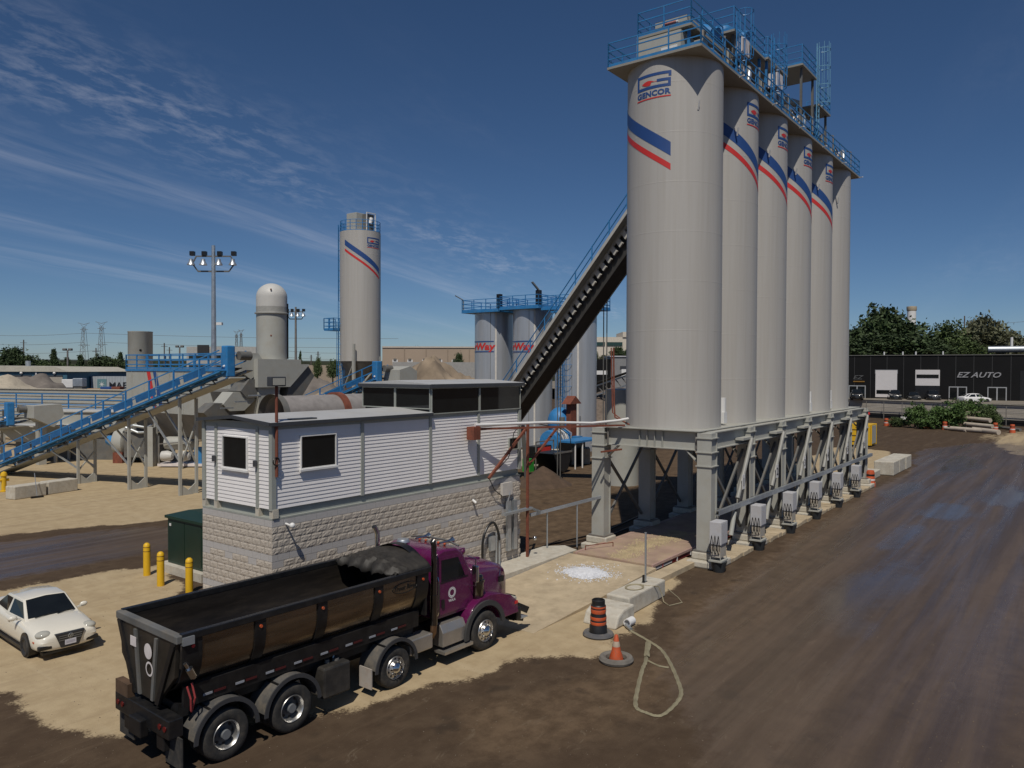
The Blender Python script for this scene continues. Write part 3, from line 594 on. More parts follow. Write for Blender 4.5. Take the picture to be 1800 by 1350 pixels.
def cage(x, y, z0, z1, mt, par=top, o=PO, r_=.38, face=-math.pi/2):
    d = Vector((math.cos(face), math.sin(face), 0)); s_ = Vector((-d.y, d.x, 0)); c = Vector((x, y, 0))
    lb = B(o); [lb.bar(c+s_*k+Vector((0,0,z0)), c+s_*k+Vector((0,0,z1+.9)), .05) for k in (-.23, .23)]; part('ladder_rail', lb, mt, par)
    rb = B(o); z = z0+.3
    while z < z1: rb.bar(c-s_*.23+Vector((0,0,z)), c+s_*.23+Vector((0,0,z)), .03); z += .3
    part('ladder_rungs', rb, mt, par); z = z0+2.2 if z1-z0 > 4 else z0+1
    hb = B(o); cc = c+d*.3
    while z < z1+.95:
        hb.tube([cc+Vector((math.cos(t), math.sin(t), 0))*r_+Vector((0,0,z)) for t in np.linspace(face-2.2, face+2.2, 12)], .022, 4); z += 1.05
    for t in np.linspace(face-2.0, face+2.0, 6): hb.bar(cc+Vector((math.cos(t), math.sin(t), 0))*r_+Vector((0,0,z0+(2.2 if z1-z0 > 4 else 1))), cc+Vector((math.cos(t), math.sin(t), 0))*r_+Vector((0,0,z1+.9)), .035, .02)
    part('ladder_cage', hb, mt, par)
lblue = M('light_blue_paint', (.16,.36,.52), .5)
cage(47.2, 13.0, 21.4, 26.2, lblue); cage(35.0, 13.2, 21.4, 23.6, blue_m); cage(39.8, 13.2, 21.4, 24.2, blue_m)
for x, z in ((37.6, 24.4), (42, 24.6)): part('dust_hood', B(PO).lathe([(.01, .9), (.3, .86), (.5, .7), (.55, .4), (.55, 0)], (x, 15.0, z), 'z', 20), blue_m, top, True)
part('screw_conveyor', B(PO).cyl((43.5, 14.6, 23.4), (47.2, 14.2, 23.9), .22, n=14), grey_m, top, True)
for i in range(6): part('drain_spout', B(PO).bar((SX0+SP*(i+.45), 12.85, 21.24), (SX0+SP*(i+.45)-.25, 12.55, 21.2), .07, .05), white_m, top)
# ------------------------------------------------------------------ weigh scale and approach
so_ = (27.3, 13.55, 0); sca = thing('truck_scale', 'weigh scale deck with red side beams running under the silos', 'weigh scale', so_)
deckm = M('scale_deck', (.36,.25,.19), .85, var=.2, scale=1.0, bump=.3, bscale=25, dirt=(.42,.33,.20), dirt_amt=.8)
for k in range(4): part('deck_section', B(so_).box(27.3+7.6*k+.02, 13.6, .28, 27.3+7.6*(k+1)-.02, 17.25, .37), deckm, sca)
redb = M('red_beam', (.30,.035,.035), .6, var=.2, dirt=(.3,.2,.14), dirt_amt=.4)
for y in (13.60, 17.1):
    part('side_beam', B(so_).box(27.3, y, .10, 57.6, y+.05, .28), redb, sca); part('flange', B(so_).box(27.3, y-.05, .285, 57.6, y+.02, .385), M('deck_edge', (.42,.28,.24), .7), sca)
    for k in range(22): part('stiffener', B(so_).box(28.2+1.35*k, y-.04, .10, 28.24+1.35*k, y, .28), white_m if k % 3 else redb, sca)
nm = part('name_plate', B(so_).box(27.6, 13.588, .13, 29.1, 13.599, .27), white_m, sca); part('plate_band', B(so_).box(27.62, 13.583, .20, 29.08, 13.5875, .262), M('band_dim', (.20,.15,.14)), nm)
part('low_rail', B(so_).bar((27.9, 17.0, .55), (29.2, 16.4, .55), .03).bar((27.9, 17.0, .37), (27.9, 17.0, .55), .03).bar((29.2, 16.4, .37), (29.2, 16.4, .55), .03), rust_m, sca)
ra = B().add([(19.0,13.4,.004),(27.28,13.4,.30),(27.28,17.4,.30),(19.0,17.4,.004),(19,13.4,-.2),(27.28,13.4,-.2),(27.28,17.4,-.2),(19,17.4,-.2)], [(0,1,2,3),(0,4,5,1),(1,5,6,2),(2,6,7,3)])
o = struct('scale_approach_ramp', ra, dust_m)
struct('kerb_pad', B().prism([(22.2,17.42),(27.9,17.42),(28.3,18.3),(27.6,18.95),(25.6,18.95),(25.6,18.65),(22.2,18.65)], 'z', 0, .32), conc_m)
struct('side_kerb', B().box(25.1, 12.75, 0, 30.0, 13.38, .2), dust_m)
# white salt spill on the ramp
rg = np.random.default_rng(5); sb = B()
for k in range(1500):
    r_ = abs(rg.normal(0, .42)); t = rg.random()*6.283; x = 25.25+r_*1.25*math.cos(t); y = 15.35+r_*1.5*math.sin(t); s_ = .012+.04*rg.random(); z = .004+(x-19)/8.28*.296+max(0, .05-.06*r_)
    sb.add([(x-s_, y-s_*.6, z), (x+s_, y-s_*.4, z), (x+s_*.3, y+s_, z), (x, y, z+s_*.9)], [(0,1,3),(1,2,3),(2,0,3)])
ring = [(25.25+(.62+.2*rg.random())*math.cos(t), 15.35+(.8+.22*rg.random())*math.sin(t)) for t in np.linspace(0, 6.283, 30)[:-1]]
sb.add([(25.25, 15.35, .32)]+[(x, y, .006+(x-19)/8.28*.296) for x, y in ring], [(0, i+1, (i+1) % 29+1) for i in range(29)])
o = part('salt_spill', sb, M('salt', (.72,.73,.76), .8, var=.15, scale=9, bump=.8, bscale=60), None); tag(o, 'white salt spilled on the dusty ramp before the scale', 'salt', kind='stuff')
rg = np.random.default_rng(8); sb = B()
for k in range(2600):
    x = 27.4+rg.random()*6.5; y = 15.35+rg.normal(0,.30)+.12*math.sin(x*1.3); s_ = .015+.05*rg.random()**2; z = .372
    sb.add([(x-s_*1.6, y-s_, z), (x+s_*1.4, y-s_*.8, z), (x+s_*.5, y+s_, z), (x, y, z+s_*.5)], [(0,1,3),(1,2,3),(2,0,3)])
tag(part('sand_trail', sb, M('spilled_sand', (.44,.35,.21), .95, var=.2), None), 'loose sand trail along the middle of the scale deck', 'sand', kind='stuff')
# ------------------------------------------------------------------ things on the near ground
def block(label, pts, z0, z1, loc, grp=None, mt=conc_m, bev=.05, name='concrete_block'):
    return single(name, B().prism(pts, 'z', z0, z1), mt, label, 'concrete block', False, bev, grp)
bb = single('barrier_block', B((21.9,11.8,0)).prism([(22.2,11.85),(25.0,11.92),(25.0,12.75),(22.2,12.72)], 'z', 0, .60), conc_m, 'long pale concrete block beside the ramp with a post in it', 'concrete block', bevel=.05); bb.location = (21.9,11.8,0)
ba = single('barrier_block', B((20.6,11.6,0)).prism([(20.75,0),(22.0,0),(22.0,.52),(21.3,.50),(20.95,.36)], 'y', 11.55, 12.75), conc_m, 'slumped pale concrete block with a round nose behind the striped barrel', 'concrete block', bevel=.06); ba.location = (20.6,11.6,0)
po = thing('marker_post', 'thin galvanised post standing on the long pale block', 'post', (24.3, 12.35, .58)); part('tube', B().cyl((0,0,0), (0,0,1.75), .035, n=10), galv_m, po, True); part('clamp', B().box(-.18,-.03,0,-.12,.03,.28).box(-.2,-.05,0,.08,.05,.03), black_m, po)
single('cable_coil', B().tube([(23.4+(.33+.03*k)*math.cos(t), 12.3+(.25+.02*k)*math.sin(t), .60+.01*k) for k in range(3) for t in np.linspace(0, 6.28, 18)]+[(23.9, 12.0, .60), (24.2, 11.80, .55), (24.25, 11.70, .3), (24.2, 11.6, .05), (24.0, 11.3, .02), (24.6, 11.1, .02), (25.1, 11.5, .02), (24.9, 11.78, .3)], .018, 5), M('hose_tan', (.30,.26,.17), .7), 'coil of thin tan cable hanging over the long pale block', 'cable')
# striped drum
bo = (20.05, 11.75, 0); ba_ = thing('traffic_barrel', 'black drum with orange bands on a rubber ring beside the ramp', 'traffic barrel', bo)
part('drum', B().lathe([(.001,0),(.27,0),(.265,.3),(.24,.34),(.24,.62),(.225,.66),(.225,.92),(.20,.95),(.20,1.08),(.17,1.1),(.16,1.02),(.001,1.0)], n=24), M('drum_black', (.014,.014,.015), .5), ba_, True)
for a, b, r_ in ((.36,.45,.2425),(.5,.6,.2425),(.7,.82,.2275),(.855,.91,.2275)): part('band', B().lathe([(r_, a), (r_+.004, a+.01), (r_+.004, b-.01), (r_, b)], n=24), orange_m, ba_, True)
part('rubber_ring', B().lathe([(.26,.0),(.44,.0),(.47,.05),(.44,.11),(.3,.13),(.26,.09)], n=28), M('ring_grey', (.10,.10,.105), .8, dirt=(.3,.25,.18)), ba_, True)
# cone stuck in an old tyre
co = (18.55, 10.3, 0); cn = thing('traffic_cone', 'dirty orange cone standing in an old tyre on the wet asphalt edge', 'traffic cone', co)
part('cone', B().lathe([(.001,.0),(.2,.0),(.19,.12),(.13,.3),(.10,.45),(.05,.72),(.03,.74),(.001,.74)], n=20), orange_m, cn, True); part('collar', B().lathe([(.105,.42),(.108,.45),(.075,.58),(.072,.58)], n=20), M('dirty_white', (.5,.4,.3)), cn, True)
part('tyre', B().lathe([(.27,.03),(.33,.0),(.46,.02),(.48,.08),(.44,.15),(.36,.17),(.29,.13),(.27,.03)], n=28), M('dusty_tyre', (.16,.145,.125), .9, var=.3), cn, True)
# flat hose loop
hp = [(20.98,11.14),(20.48,10.24),(20.06,9.66),(19.28,9.03),(18.34,8.38),(17.62,7.96),(16.89,7.82),(16.21,7.84),(16.16,8.16),(16.31,8.52),(17.24,8.96),(18.5,9.47),(19.09,9.67),(20.41,10.3)]
def ribbon(pts, wid, z=.012, th=.03):
    b = B(); pp = []
    for i in range(len(pts)-1):
        for t in (0, .34, .67): pp.append(Vector(pts[i]).lerp(Vector(pts[i+1]), t))
    pp.append(Vector(pts[-1])); vs = []; fs = []
    for i, p in enumerate(pp):
        d = (pp[min(i+1, len(pp)-1)]-pp[max(0, i-1)]).normalized(); n_ = Vector((-d.y, d.x))*wid/2*(1+.12*math.sin(i*1.7)); zz_ = z+.008*(i % 3 == 0)
        vs += [(p.x-n_.x, p.y-n_.y, z), (p.x, p.y, zz_+th), (p.x+n_.x, p.y+n_.y, z)]
    for i in range(len(pp)-1): a = 3*i; fs += [(a,a+1,a+4,a+3),(a+1,a+2,a+5,a+4)]
    return b.add(vs, fs)
hz = M('canvas_hose', (.25,.22,.14), .8, var=.15, scale=3)
hz_o = thing('flat_hose', 'flat canvas hose lying in a loop on the wet brown asphalt', 'hose'); part('hose', ribbon([tuple(p)[:2] for p in sm([q+(0,) for q in hp], 3)], .105), hz, hz_o); part('tail', ribbon([(19.3,9.75),(19.7,9.95),(20.3,10.2)], .15, .03), hz, hz_o); part('lead', ribbon([(19.08,9.59),(18.92,9.2),(18.97,8.93)], .05), hz, hz_o)
part('coupling', B().cyl((20.98,11.14,.06), (21.15,11.4,.1), .06), galv_m, hz_o, True)
dp = single('drain_pipe', B((21.2,11.55,0)).lathe([(.10,0),(.13,0),(.13,.35),(.10,.35),(.10,0)], (21.2,11.4,.14), 'x', 16), white_m, 'short white pipe end below the pale blocks', 'pipe', True); dp.location = (21.2,11.55,0)
# bollards, transformer
b0 = None
for (x, y), lb in zip(((15.3,29.1),(14.87,27.3),(15.0,25.6)), ('yellow bollard farthest from the truck, left of the green cabinet', 'middle yellow bollard of the three before the green cabinet', 'yellow bollard nearest the truck, in front of the green cabinet')):
    if b0 is None:
        b0 = thing('bollard', lb, 'bollard', (x, y, 0), 0, 'yellow bollards by the green cabinet'); part('sleeve', B().lathe([(.13,0),(.13,1.1),(.115,1.2),(.06,1.255),(.001,1.27)], n=20), yellow_m, b0, True)
        for z in (.93, 1.09): part('band', B().lathe([(.131,z),(.134,z+.004),(.134,z+.02),(.131,z+.024)], n=20), M('band_brown', (.12,.05,.01)), b0)
    else: dup(b0, (x, y, 0), label=lb)
to = (16.4, 27.9, 0); tr = thing('transformer', 'dark green electrical cabinet on a concrete pad behind the block wall', 'transformer', to)
part('pad', B().box(-.45,-1.5,0,2.0,1.6,.32), conc_m, tr); part('case', B().box(-.2,-1.2,.32,1.7,1.3,2.1), green_m, tr, bevel=.03); part('lid', B().prism([(-.28,2.1),(1.78,2.1),(1.78,2.2),(.75,2.26),(-.28,2.2)], 'y', -1.28, 1.38), green_m, tr)
part('door', B().box(-.215,-1.1,.45,-.202,.03,2.0).box(-.215,.07,.45,-.202,1.2,2.0), M('green_door', (.010,.03,.02), .4), tr); part('badge', B().box(-.23,1.0,1.8,-.216,1.12,1.9), white_m, tr)
# ------------------------------------------------------------------ dump truck
tk = thing('dump_truck', 'purple tractor-nosed dump truck with a long empty black tipping box', 'dump truck', (9.06, 15.28, 0), R(-2.3))
side = [(1.25,2.72),(1.25,2.35),(1.21,2.12),(1.10,1.88),(.92,1.70),(.70,1.58),(.40,1.54)]
def shell(x0, x1, prof, off=0):
    full = [(-y-off*0, z) for y, z in prof]+[(y, z) for y, z in prof[::-1]]; vs = []; n = len(full)
    for x in (x0, x1): vs += [(x, y, z) for y, z in full]
    return vs, [(i, i+1, n+i+1, n+i) for i in range(n-1)]
bx = part('tipping_box', B().add(*shell(-.85, 5.75, side)).add(*shell(-.85, 5.75, [(y-.05 if y > .4 else y, z+.03) for y, z in side])), panel_m, tk, True)
inn = part('box_lining', B().add(*shell(-.82, 5.72, [(y-.065 if y > .4 else y, z+.05) for y, z in side])), M('box_inside', (.03,.025,.021), .42, .5, var=.4, scale=1.2, stretch=(.4,1,2.5), dirt=(.09,.07,.05), dirt_amt=.5), bx, True)
for s_ in (-1, 1):
    part('top_rail', B().box(-.95, s_*1.25-.07, 2.70, 5.85, s_*1.25+.07, 2.84), black_m, bx, bevel=.015)
    for x in (-.72, .79, 2.39, 4.07, 5.55):
        wv = .13 if 0 < x < 5 else .2; vs = []; pr = [(y+.035, z-.01) for y, z in side]
        for xx in (x-wv, x+wv): vs += [(xx, s_*y, z) for y, z in pr]
        n = len(pr); rb = B().add(vs, [(i, i+1, n+i+1, n+i) for i in range(n-1)]); rb.add([(xx, s_*(y-.04), z) for xx in (x-wv, x+wv) for y, z in pr], [(i, i+1, n+i+1, n+i) for i in range(n-1)])
        for xx in (x-wv, x+wv): rb.add([(xx, s_*y, z) for y, z in pr]+[(xx, s_*(y-.04), z) for y, z in pr], [(i, i+1, n+i+1, n+i) for i in range(n-1)])
        rib = part('rib', rb, black_m, bx, True)
        part('marker_lamp', B().cyl((x, s_*1.283, 2.56), (x, s_*1.31, 2.56), .035, n=12), orange_m if x > 0 else red_m, rib)
    part('skirt', B().prism([(s_*1.0,1.74),(s_*1.08,1.70),(s_*1.06,1.28),(s_*.98,1.28)], 'x', -.8, 5.6), black_m, bx)
    for k in range(8):
        x = -.4+k*.72
        if s_ < 0: part('reflector', B().box(x, -1.088, 1.40, x+.20, -1.076, 1.445), M('reflector_white', (.30,.31,.34), .5), bx); part('reflector', B().box(x+.24, -1.088, 1.40, x+.50, -1.076, 1.445), M('reflector_red', (.07,.01,.01), .5), bx)
ov = B().tube([(4.95+.42*math.cos(t), -1.258, 2.47+.13*math.sin(t)) for t in np.linspace(0, 6.283, 33)], .010, 4); text_on(ov, 'Trout River', .165, (4.95, -1.259, 2.42), (1,0,0), (0,0,1), shear=.35, bold=.003); part('maker_badge', ov, black_m, bx)
part('headboard', B().box(5.70, -1.2, 1.55, 5.78, 1.2, 2.80), black_m, bx)
# tailgate
tg = part('tailgate', B().prism([(-1.2,2.68),(1.2,2.68),(1.12,1.95),(.42,1.28),(-.42,1.28),(-1.12,1.95)], 'x', -1.02, -.92), M('gate_steel', (.09,.08,.068), .35, .7, var=.3, dirt=(.10,.085,.06), dirt_amt=.7), tk, bevel=.01)
part('gate_rail', B().box(-1.06, -1.3, 2.66, -.9, 1.3, 2.82), dgrey_m, tg, bevel=.02)
for yy in (-1.16, 1.16): part('gate_post', B().prism([(yy-.07, 2.66),(yy+.07, 2.66),(yy*.42+.07,1.28),(yy*.42-.07,1.28)], 'x', -1.07, -1.02), black_m, tg)
for yy in (-.45, .45): part('gate_rib', B().prism([(yy-.05, 2.6),(yy+.05, 2.6),(yy*.6+.05,1.3),(yy*.6-.05,1.3)], 'x', -1.06, -1.02), dgrey_m, tg)
part('oval_sticker', B().lathe([(.001,-1.068),(.16,-1.066)], (0,-.15,2.28), 'x', 24), wh, tg); part('ring_logo', B().lathe([(.11,-1.068),(.15,-1.066)], (0,-.2,1.93), 'x', 24), wh, tg); part('plate', B().box(-1.075, .35, 2.25, -1.066, .6, 2.45), wh, tg)
part('gate_cylinder', B().cyl((-.92,-1.34,2.28), (-.7,-1.30,1.92), .035).cyl((-.83,-1.33,2.15), (-.73,-1.31,1.96), .075), chrome_m, tk, True)
part('latch', B().box(-.95,-1.36,2.62,-.72,-1.2,2.78), galv_m, tk); part('air_lines', B().tube([(-.8,-1.2,1.75),(-.75,-1.25,1.5),(-.72,-1.2,1.25)], .02).tube([(-.7,-1.2,1.8),(-.66,-1.25,1.5),(-.68,-1.15,1.2)], .02), M('dull_red', (.35,.05,.05)), tk)
rear = B().box(-1.15, -1.15, .78, -.85, 1.15, 1.16).box(-1.1, -.85, .45, -.7, -.55, .8).box(-1.1, .55, .45, -.7, .85, .8).box(-1.28,-.25,.6,-1.1,.25,.95); part('rear_bumper', rear, black_m, tk, bevel=.02)
for y in (-1.0, -.8, .8, 1.0): part('tail_lamp', B().cyl((-1.151,y,.97), (-1.17,y,.97), .055, n=14), M('lamp_red', (.12,.008,.008), .3), tk, True)
part('hitch_plate', B().box(-1.16,.55,1.16,-1.0,1.1,1.44), M('rusty_plate', (.085,.05,.028), .8, var=.4), tk)
part('chassis', B().box(-.9,-.45,.72,9.3,-.33,1.02).box(-.9,.33,.72,9.3,.45,1.02).box(-.8,-.85,1.02,5.6,.85,1.30), black_m, tk)
for yy in (-1.0, 1.0): part('mud_flap', B().box(-.98, yy-.32, .18, -.95, yy+.32, .8), rubber_m, tk)
# tarp bundle at the front of the box
b = B(); vs = []; nx_, ny_ = 18, 26
for i in range(nx_+1):
    for j in range(ny_+1):
        u = i/nx_; v = -1+2*j/ny_; x = 4.62+u*1.25; sag = .22*math.sin(u*math.pi)**.7+.16*u
        z = 2.84+(.30*(1-v*v)**.75)*(.55+.6*u)+.035*math.sin(j*1.9+i*.9)*(1-u)+.03*math.sin(i*2.1+j*.5)*(1-u)
        if u < .12: z -= (.12-u)*2.2*(1-abs(v))**.5
        vs.append((x+.06*math.sin(j*1.3)*(1-u), v*1.24, z))
k = ny_+1; fs = [(i*k+j, i*k+j+1, (i+1)*k+j+1, (i+1)*k+j) for i in range(nx_) for j in range(ny_)]
tp = part('tarp', b.add(vs, fs), tarp_m, tk, True); md = tp.modifiers.new('s', 'SOLIDIFY'); md.thickness = .02
part('tarp_hood', B().lathe([(1.26,5.72),(1.26,5.98),(1.2,6.02)], (0,0,2.0), 'x', 24, R(38), R(142)), black_m, tk, True)
# cab
cabp = [(6.28,1.22),(6.28,2.86),(6.38,3.02),(6.60,3.09),(7.10,3.06),(7.34,2.94),(7.74,2.28),(7.86,2.22),(7.86,1.22)]
cab = part('cab', B().prism(cabp, 'y', -1.0, 1.0), purple_m, tk, True, bevel=.06)
for s_ in (-1, 1):
    y = s_*1.0; dr = part('door', B().prism([(6.42,1.32),(6.42,2.92),(7.22,2.90),(7.62,2.24),(7.62,1.50),(7.40,1.32)], 'y', y, y+s_*.014), purple_m, cab, bevel=.008)
    part('side_window', B().prism([(6.50,2.24),(6.50,2.82),(7.16,2.80),(7.44,2.24)], 'y', y+s_*.015, y+s_*.022), glass_m, dr); part('window_trim', B().bar((6.46,y+s_*.018,2.21), (7.56,y+s_*.018,2.21), .02), black_m, dr)
    part('handle', B().box(6.50,y+s_*.015,1.52,6.60,y+s_*.045,1.74), black_m, dr)
    rg_ = B().lathe([(.085,0),(.118,0)], (6.92,y+s_*.018,1.86), 'y', 32).lathe([(.128,0),(.150,0)], (6.92,y+s_*.018,1.86), 'y', 32); text_on(rg_, 'VIOLA', .095, (6.92, y+s_*.018, 1.62), (-s_,0,0), (0,0,1), bold=.004); part('ring_logo', rg_, white_m, dr)
    part('mirror_arm', B().tube([(7.55,s_*1.02,2.75),(7.6,s_*1.28,2.7),(7.6,s_*1.28,1.95),(7.62,s_*1.03,1.9)], .018), chrome_m, cab); part('mirror', B().box(7.54,s_*1.28-.10,2.05,7.64,s_*1.28+.10,2.52), chrome_m, cab, bevel=.03)
    part('grab_handle', B().tube([(6.34,s_*1.03,1.35),(6.34,s_*1.07,1.45),(6.34,s_*1.07,2.3),(6.34,s_*1.03,2.4)], .02), chrome_m, cab)
d_ = Vector((.40, 0, -.66)).normalized(); nrm = Vector((.66, 0, .40)).normalized()
def onslope(y, t, o=.012): p = Vector((7.34, y, 2.94))+d_*t+nrm*o; return tuple(p)
part('windscreen', B().quad(onslope(-.88,.05), onslope(-.90,.70), onslope(.90,.70), onslope(.88,.05)), glass_m, cab); part('visor', B().box(7.22,-.98,2.94,7.50,.98,2.99), purple_m, cab, bevel=.02)
part('roof_bar', B().tube([(7.25,-.95,3.08),(7.28,-.5,3.16),(7.28,.5,3.16),(7.25,.95,3.08)], .03), dgrey_m, cab)
for y in (-.6, .35): part('horn', B().lathe([(.02,0),(.03,.3),(.05,.42),(.095,.52),(.06,.5),(.01,.48)], (6.85,y,3.17), 'x', 14), chrome_m, cab, True)
for y in (-.5,-.25,0,.25,.5): part('cab_lamp', B().sph((7.16,y,3.08), .04, 8, 6), orange_m, cab, True)
part('beacon_disc', B().lathe([(.001,.10),(.16,.09),(.19,.03),(.19,0)], (6.55,.55,3.09), 'z', 18), galv_m, cab, True)
# hood and fenders
def loft(secs):
    vs = []; n = len(secs[0]); fs = []
    for s_ in secs: vs += s_
    for i in range(len(secs)-1): fs += [(i*n+j, i*n+(j+1) % n, (i+1)*n+(j+1) % n, (i+1)*n+j) for j in range(n)]
    fs += [tuple(range(n-1,-1,-1)), tuple(range((len(secs)-1)*n, len(secs)*n))]; return vs, fs
def hs(x, w_, zt, zb, cr_=.12): return [(x,-w_,zb),(x,-w_,zt-.32),(x,-w_+.05,zt-.14),(x,-w_+.2,zt-.03),(x,-.12,zt+.03),(x,.12,zt+.03),(x,w_-.2,zt-.03),(x,w_-.05,zt-.14),(x,w_,zt-.32),(x,w_,zb)]
hd_ = part('hood', B().add(*loft([hs(7.84,.96,2.40,1.15), hs(8.3,.92,2.37,1.1), hs(9.0,.85,2.26,1.0), hs(9.48,.78,2.10,.95), hs(9.60,.72,1.94,.95)])), purple_m, tk, True, bevel=.02)
part('hood_ridge', B().prism([(7.9,2.42),(8.2,2.46),(9.0,2.33),(9.0,2.26),(7.9,2.36)], 'y', -.22, .22), purple_m, hd_, bevel=.03); part('grille', B().box(9.60,-.6,1.0,9.64,.6,1.86), chrome_m, hd_, bevel=.02)
for k in range(9): part('grille_bar', B().box(9.641,-.56,1.06+k*.08,9.66,.56,1.09+k*.08), dgrey_m, hd_)
part('hood_vent', B().box(9.1,-.90,1.66,9.3,-.78,1.82), black_m, hd_); part('hood_mirror', B().sph((9.45,.92,2.24), .10, 12, 8, (1,.7,1)).cyl((9.3,.75,2.0), (9.45,.92,2.2), .015), purple_m, hd_, True); part('hood_stay', B().bar((9.1,-.90,1.85), (9.5,-.60,2.15), .02), chrome_m, hd_)
arc = lambda cx_, cz, r_, a0, a1, n=14: [(cx_+r_*math.cos(R(t)), cz+r_*math.sin(R(t))) for t in np.linspace(a0, a1, n)]
for s_ in (-1, 1):
    ya, yb = (s_*1.24, s_*.60) if s_ > 0 else (-1.24, -.60)
    fp = [(7.30,.50)]+[(7.30,.9),(7.42,1.18),(7.62,1.38)]+[(7.9,1.50),(8.3,1.53),(8.75,1.46),(9.2,1.32),(9.52,1.08),(9.58,.72),(8.80,.72)]+arc(8.04,.56,.72,14,176)
    fe = part('fender', B().prism(fp, 'y', ya, yb), purple_m, tk, True, bevel=.05)
    part('fender_flare', B().prism(arc(8.04,.56,.86,8,186,18)+arc(8.04,.56,.715,186,8,18), 'y', s_*1.225, s_*1.30), M('flare_black', (.045,.045,.045), .7), fe, True)
    part('turn_lamp', B().box(9.40,s_*1.22-.04,1.0,9.53,s_*1.22+.04,1.08), red_m, fe); part('head_lamp', B().box(9.50,s_*.98-.16,.98,9.62,s_*.98+.16,1.16), lamp_m, fe, bevel=.02)
part('front_bumper', B().box(9.585,-1.18,.42,9.80,1.18,.82), black_m, tk, bevel=.04); part('plow_mount', B().box(9.72,-.95,.35,9.80,-.45,1.12).box(9.72,.45,.35,9.80,.95,1.12).bar((9.7,-.7,.42), (10.25,-.85,.28), .14).bar((9.7,.7,.42), (10.25,.7,.28), .14).bar((9.75,-.9,.85),(10.15,-1.15,.62),.06,.2), black_m, tk)
part('mount_plate', B().box(9.80,-1.15,.42,10.15,-.9,.45), galv_m, tk)
# exhausts, air cleaners, steps, boxes
for s_ in (-1, 1):
    x = 6.10; part('exhaust_stack', B().cyl((x,s_*1.13,1.2),(x,s_*1.13,2.0),.10,n=16).cyl((x,s_*1.13,2.0),(x,s_*1.13,2.62),.085,n=16).cyl((x,s_*1.13,2.62),(x,s_*1.13,3.1),.075,n=16).tube([(x,s_*1.13,3.1),(x,s_*1.13,3.3),(x-.04,s_*1.13,3.42),(x-.12*(s_ > 0),s_*1.13,3.55 if s_ > 0 else 3.45)],.075,14), M('dark_chrome', (.16,.15,.14), .22, 1, var=.2) if s_ < 0 else chrome_m, tk, True)
    part('exhaust_elbow', B().tube([(x,s_*1.13,1.2),(x,s_*1.12,1.0),(x+.05,s_*1.0,.85),(x+.2,s_*.8,.8)],.09,12), M('burnt_steel', (.20,.12,.07), .45, .7), tk, True)
    part('air_cleaner', B().lathe([(.001,1.40),(.12,1.40),(.165,1.46),(.165,1.93),(.19,1.94),(.19,2.0),(.15,2.02),(.15,2.10),(.10,2.15),(.001,2.16)],(7.98,s_*1.03,0),'z',20), M('dark_chrome', (.16,.15,.14)), tk, True)
    al = M('worn_aluminium', (.46,.43,.39), .42, .75, var=.12, dirt=(.36,.30,.22), dirt_amt=.5)
    part('step_box', B().prism([(s_*.85,.52),(s_*1.22,.52),(s_*1.22,.90),(s_*1.10,1.10),(s_*.85,1.10)],'x',6.36,7.28), al, tk, bevel=.015); part('lower_step', B().box(6.34,min(s_*.9,s_*1.32),.34,7.46,max(s_*.9,s_*1.32),.42), al, tk)
    part('battery_box', B().box(5.18,min(s_*.75,s_*1.20),.62,6.0,max(s_*.75,s_*1.20),1.02), al, tk, bevel=.03)
part('hydraulic_tank', B().box(2.45,-1.24,.40,3.22,-.72,1.12), M('tank_black', (.03,.028,.026), .5, var=.3, dirt=(.10,.085,.065), dirt_amt=.5), tk, bevel=.05); part('tank_cap', B().cyl((2.75,-.95,1.12),(2.75,-.95,1.2),.06).cyl((3.0,-.95,1.12),(3.0,-.95,1.17),.09), dgrey_m, tk, True)
part('filler_hose', B().tube([(2.95,-.9,1.15),(3.05,-.88,1.3),(3.2,-.85,1.28),(3.25,-.8,1.1)],.025), galv_m, tk)
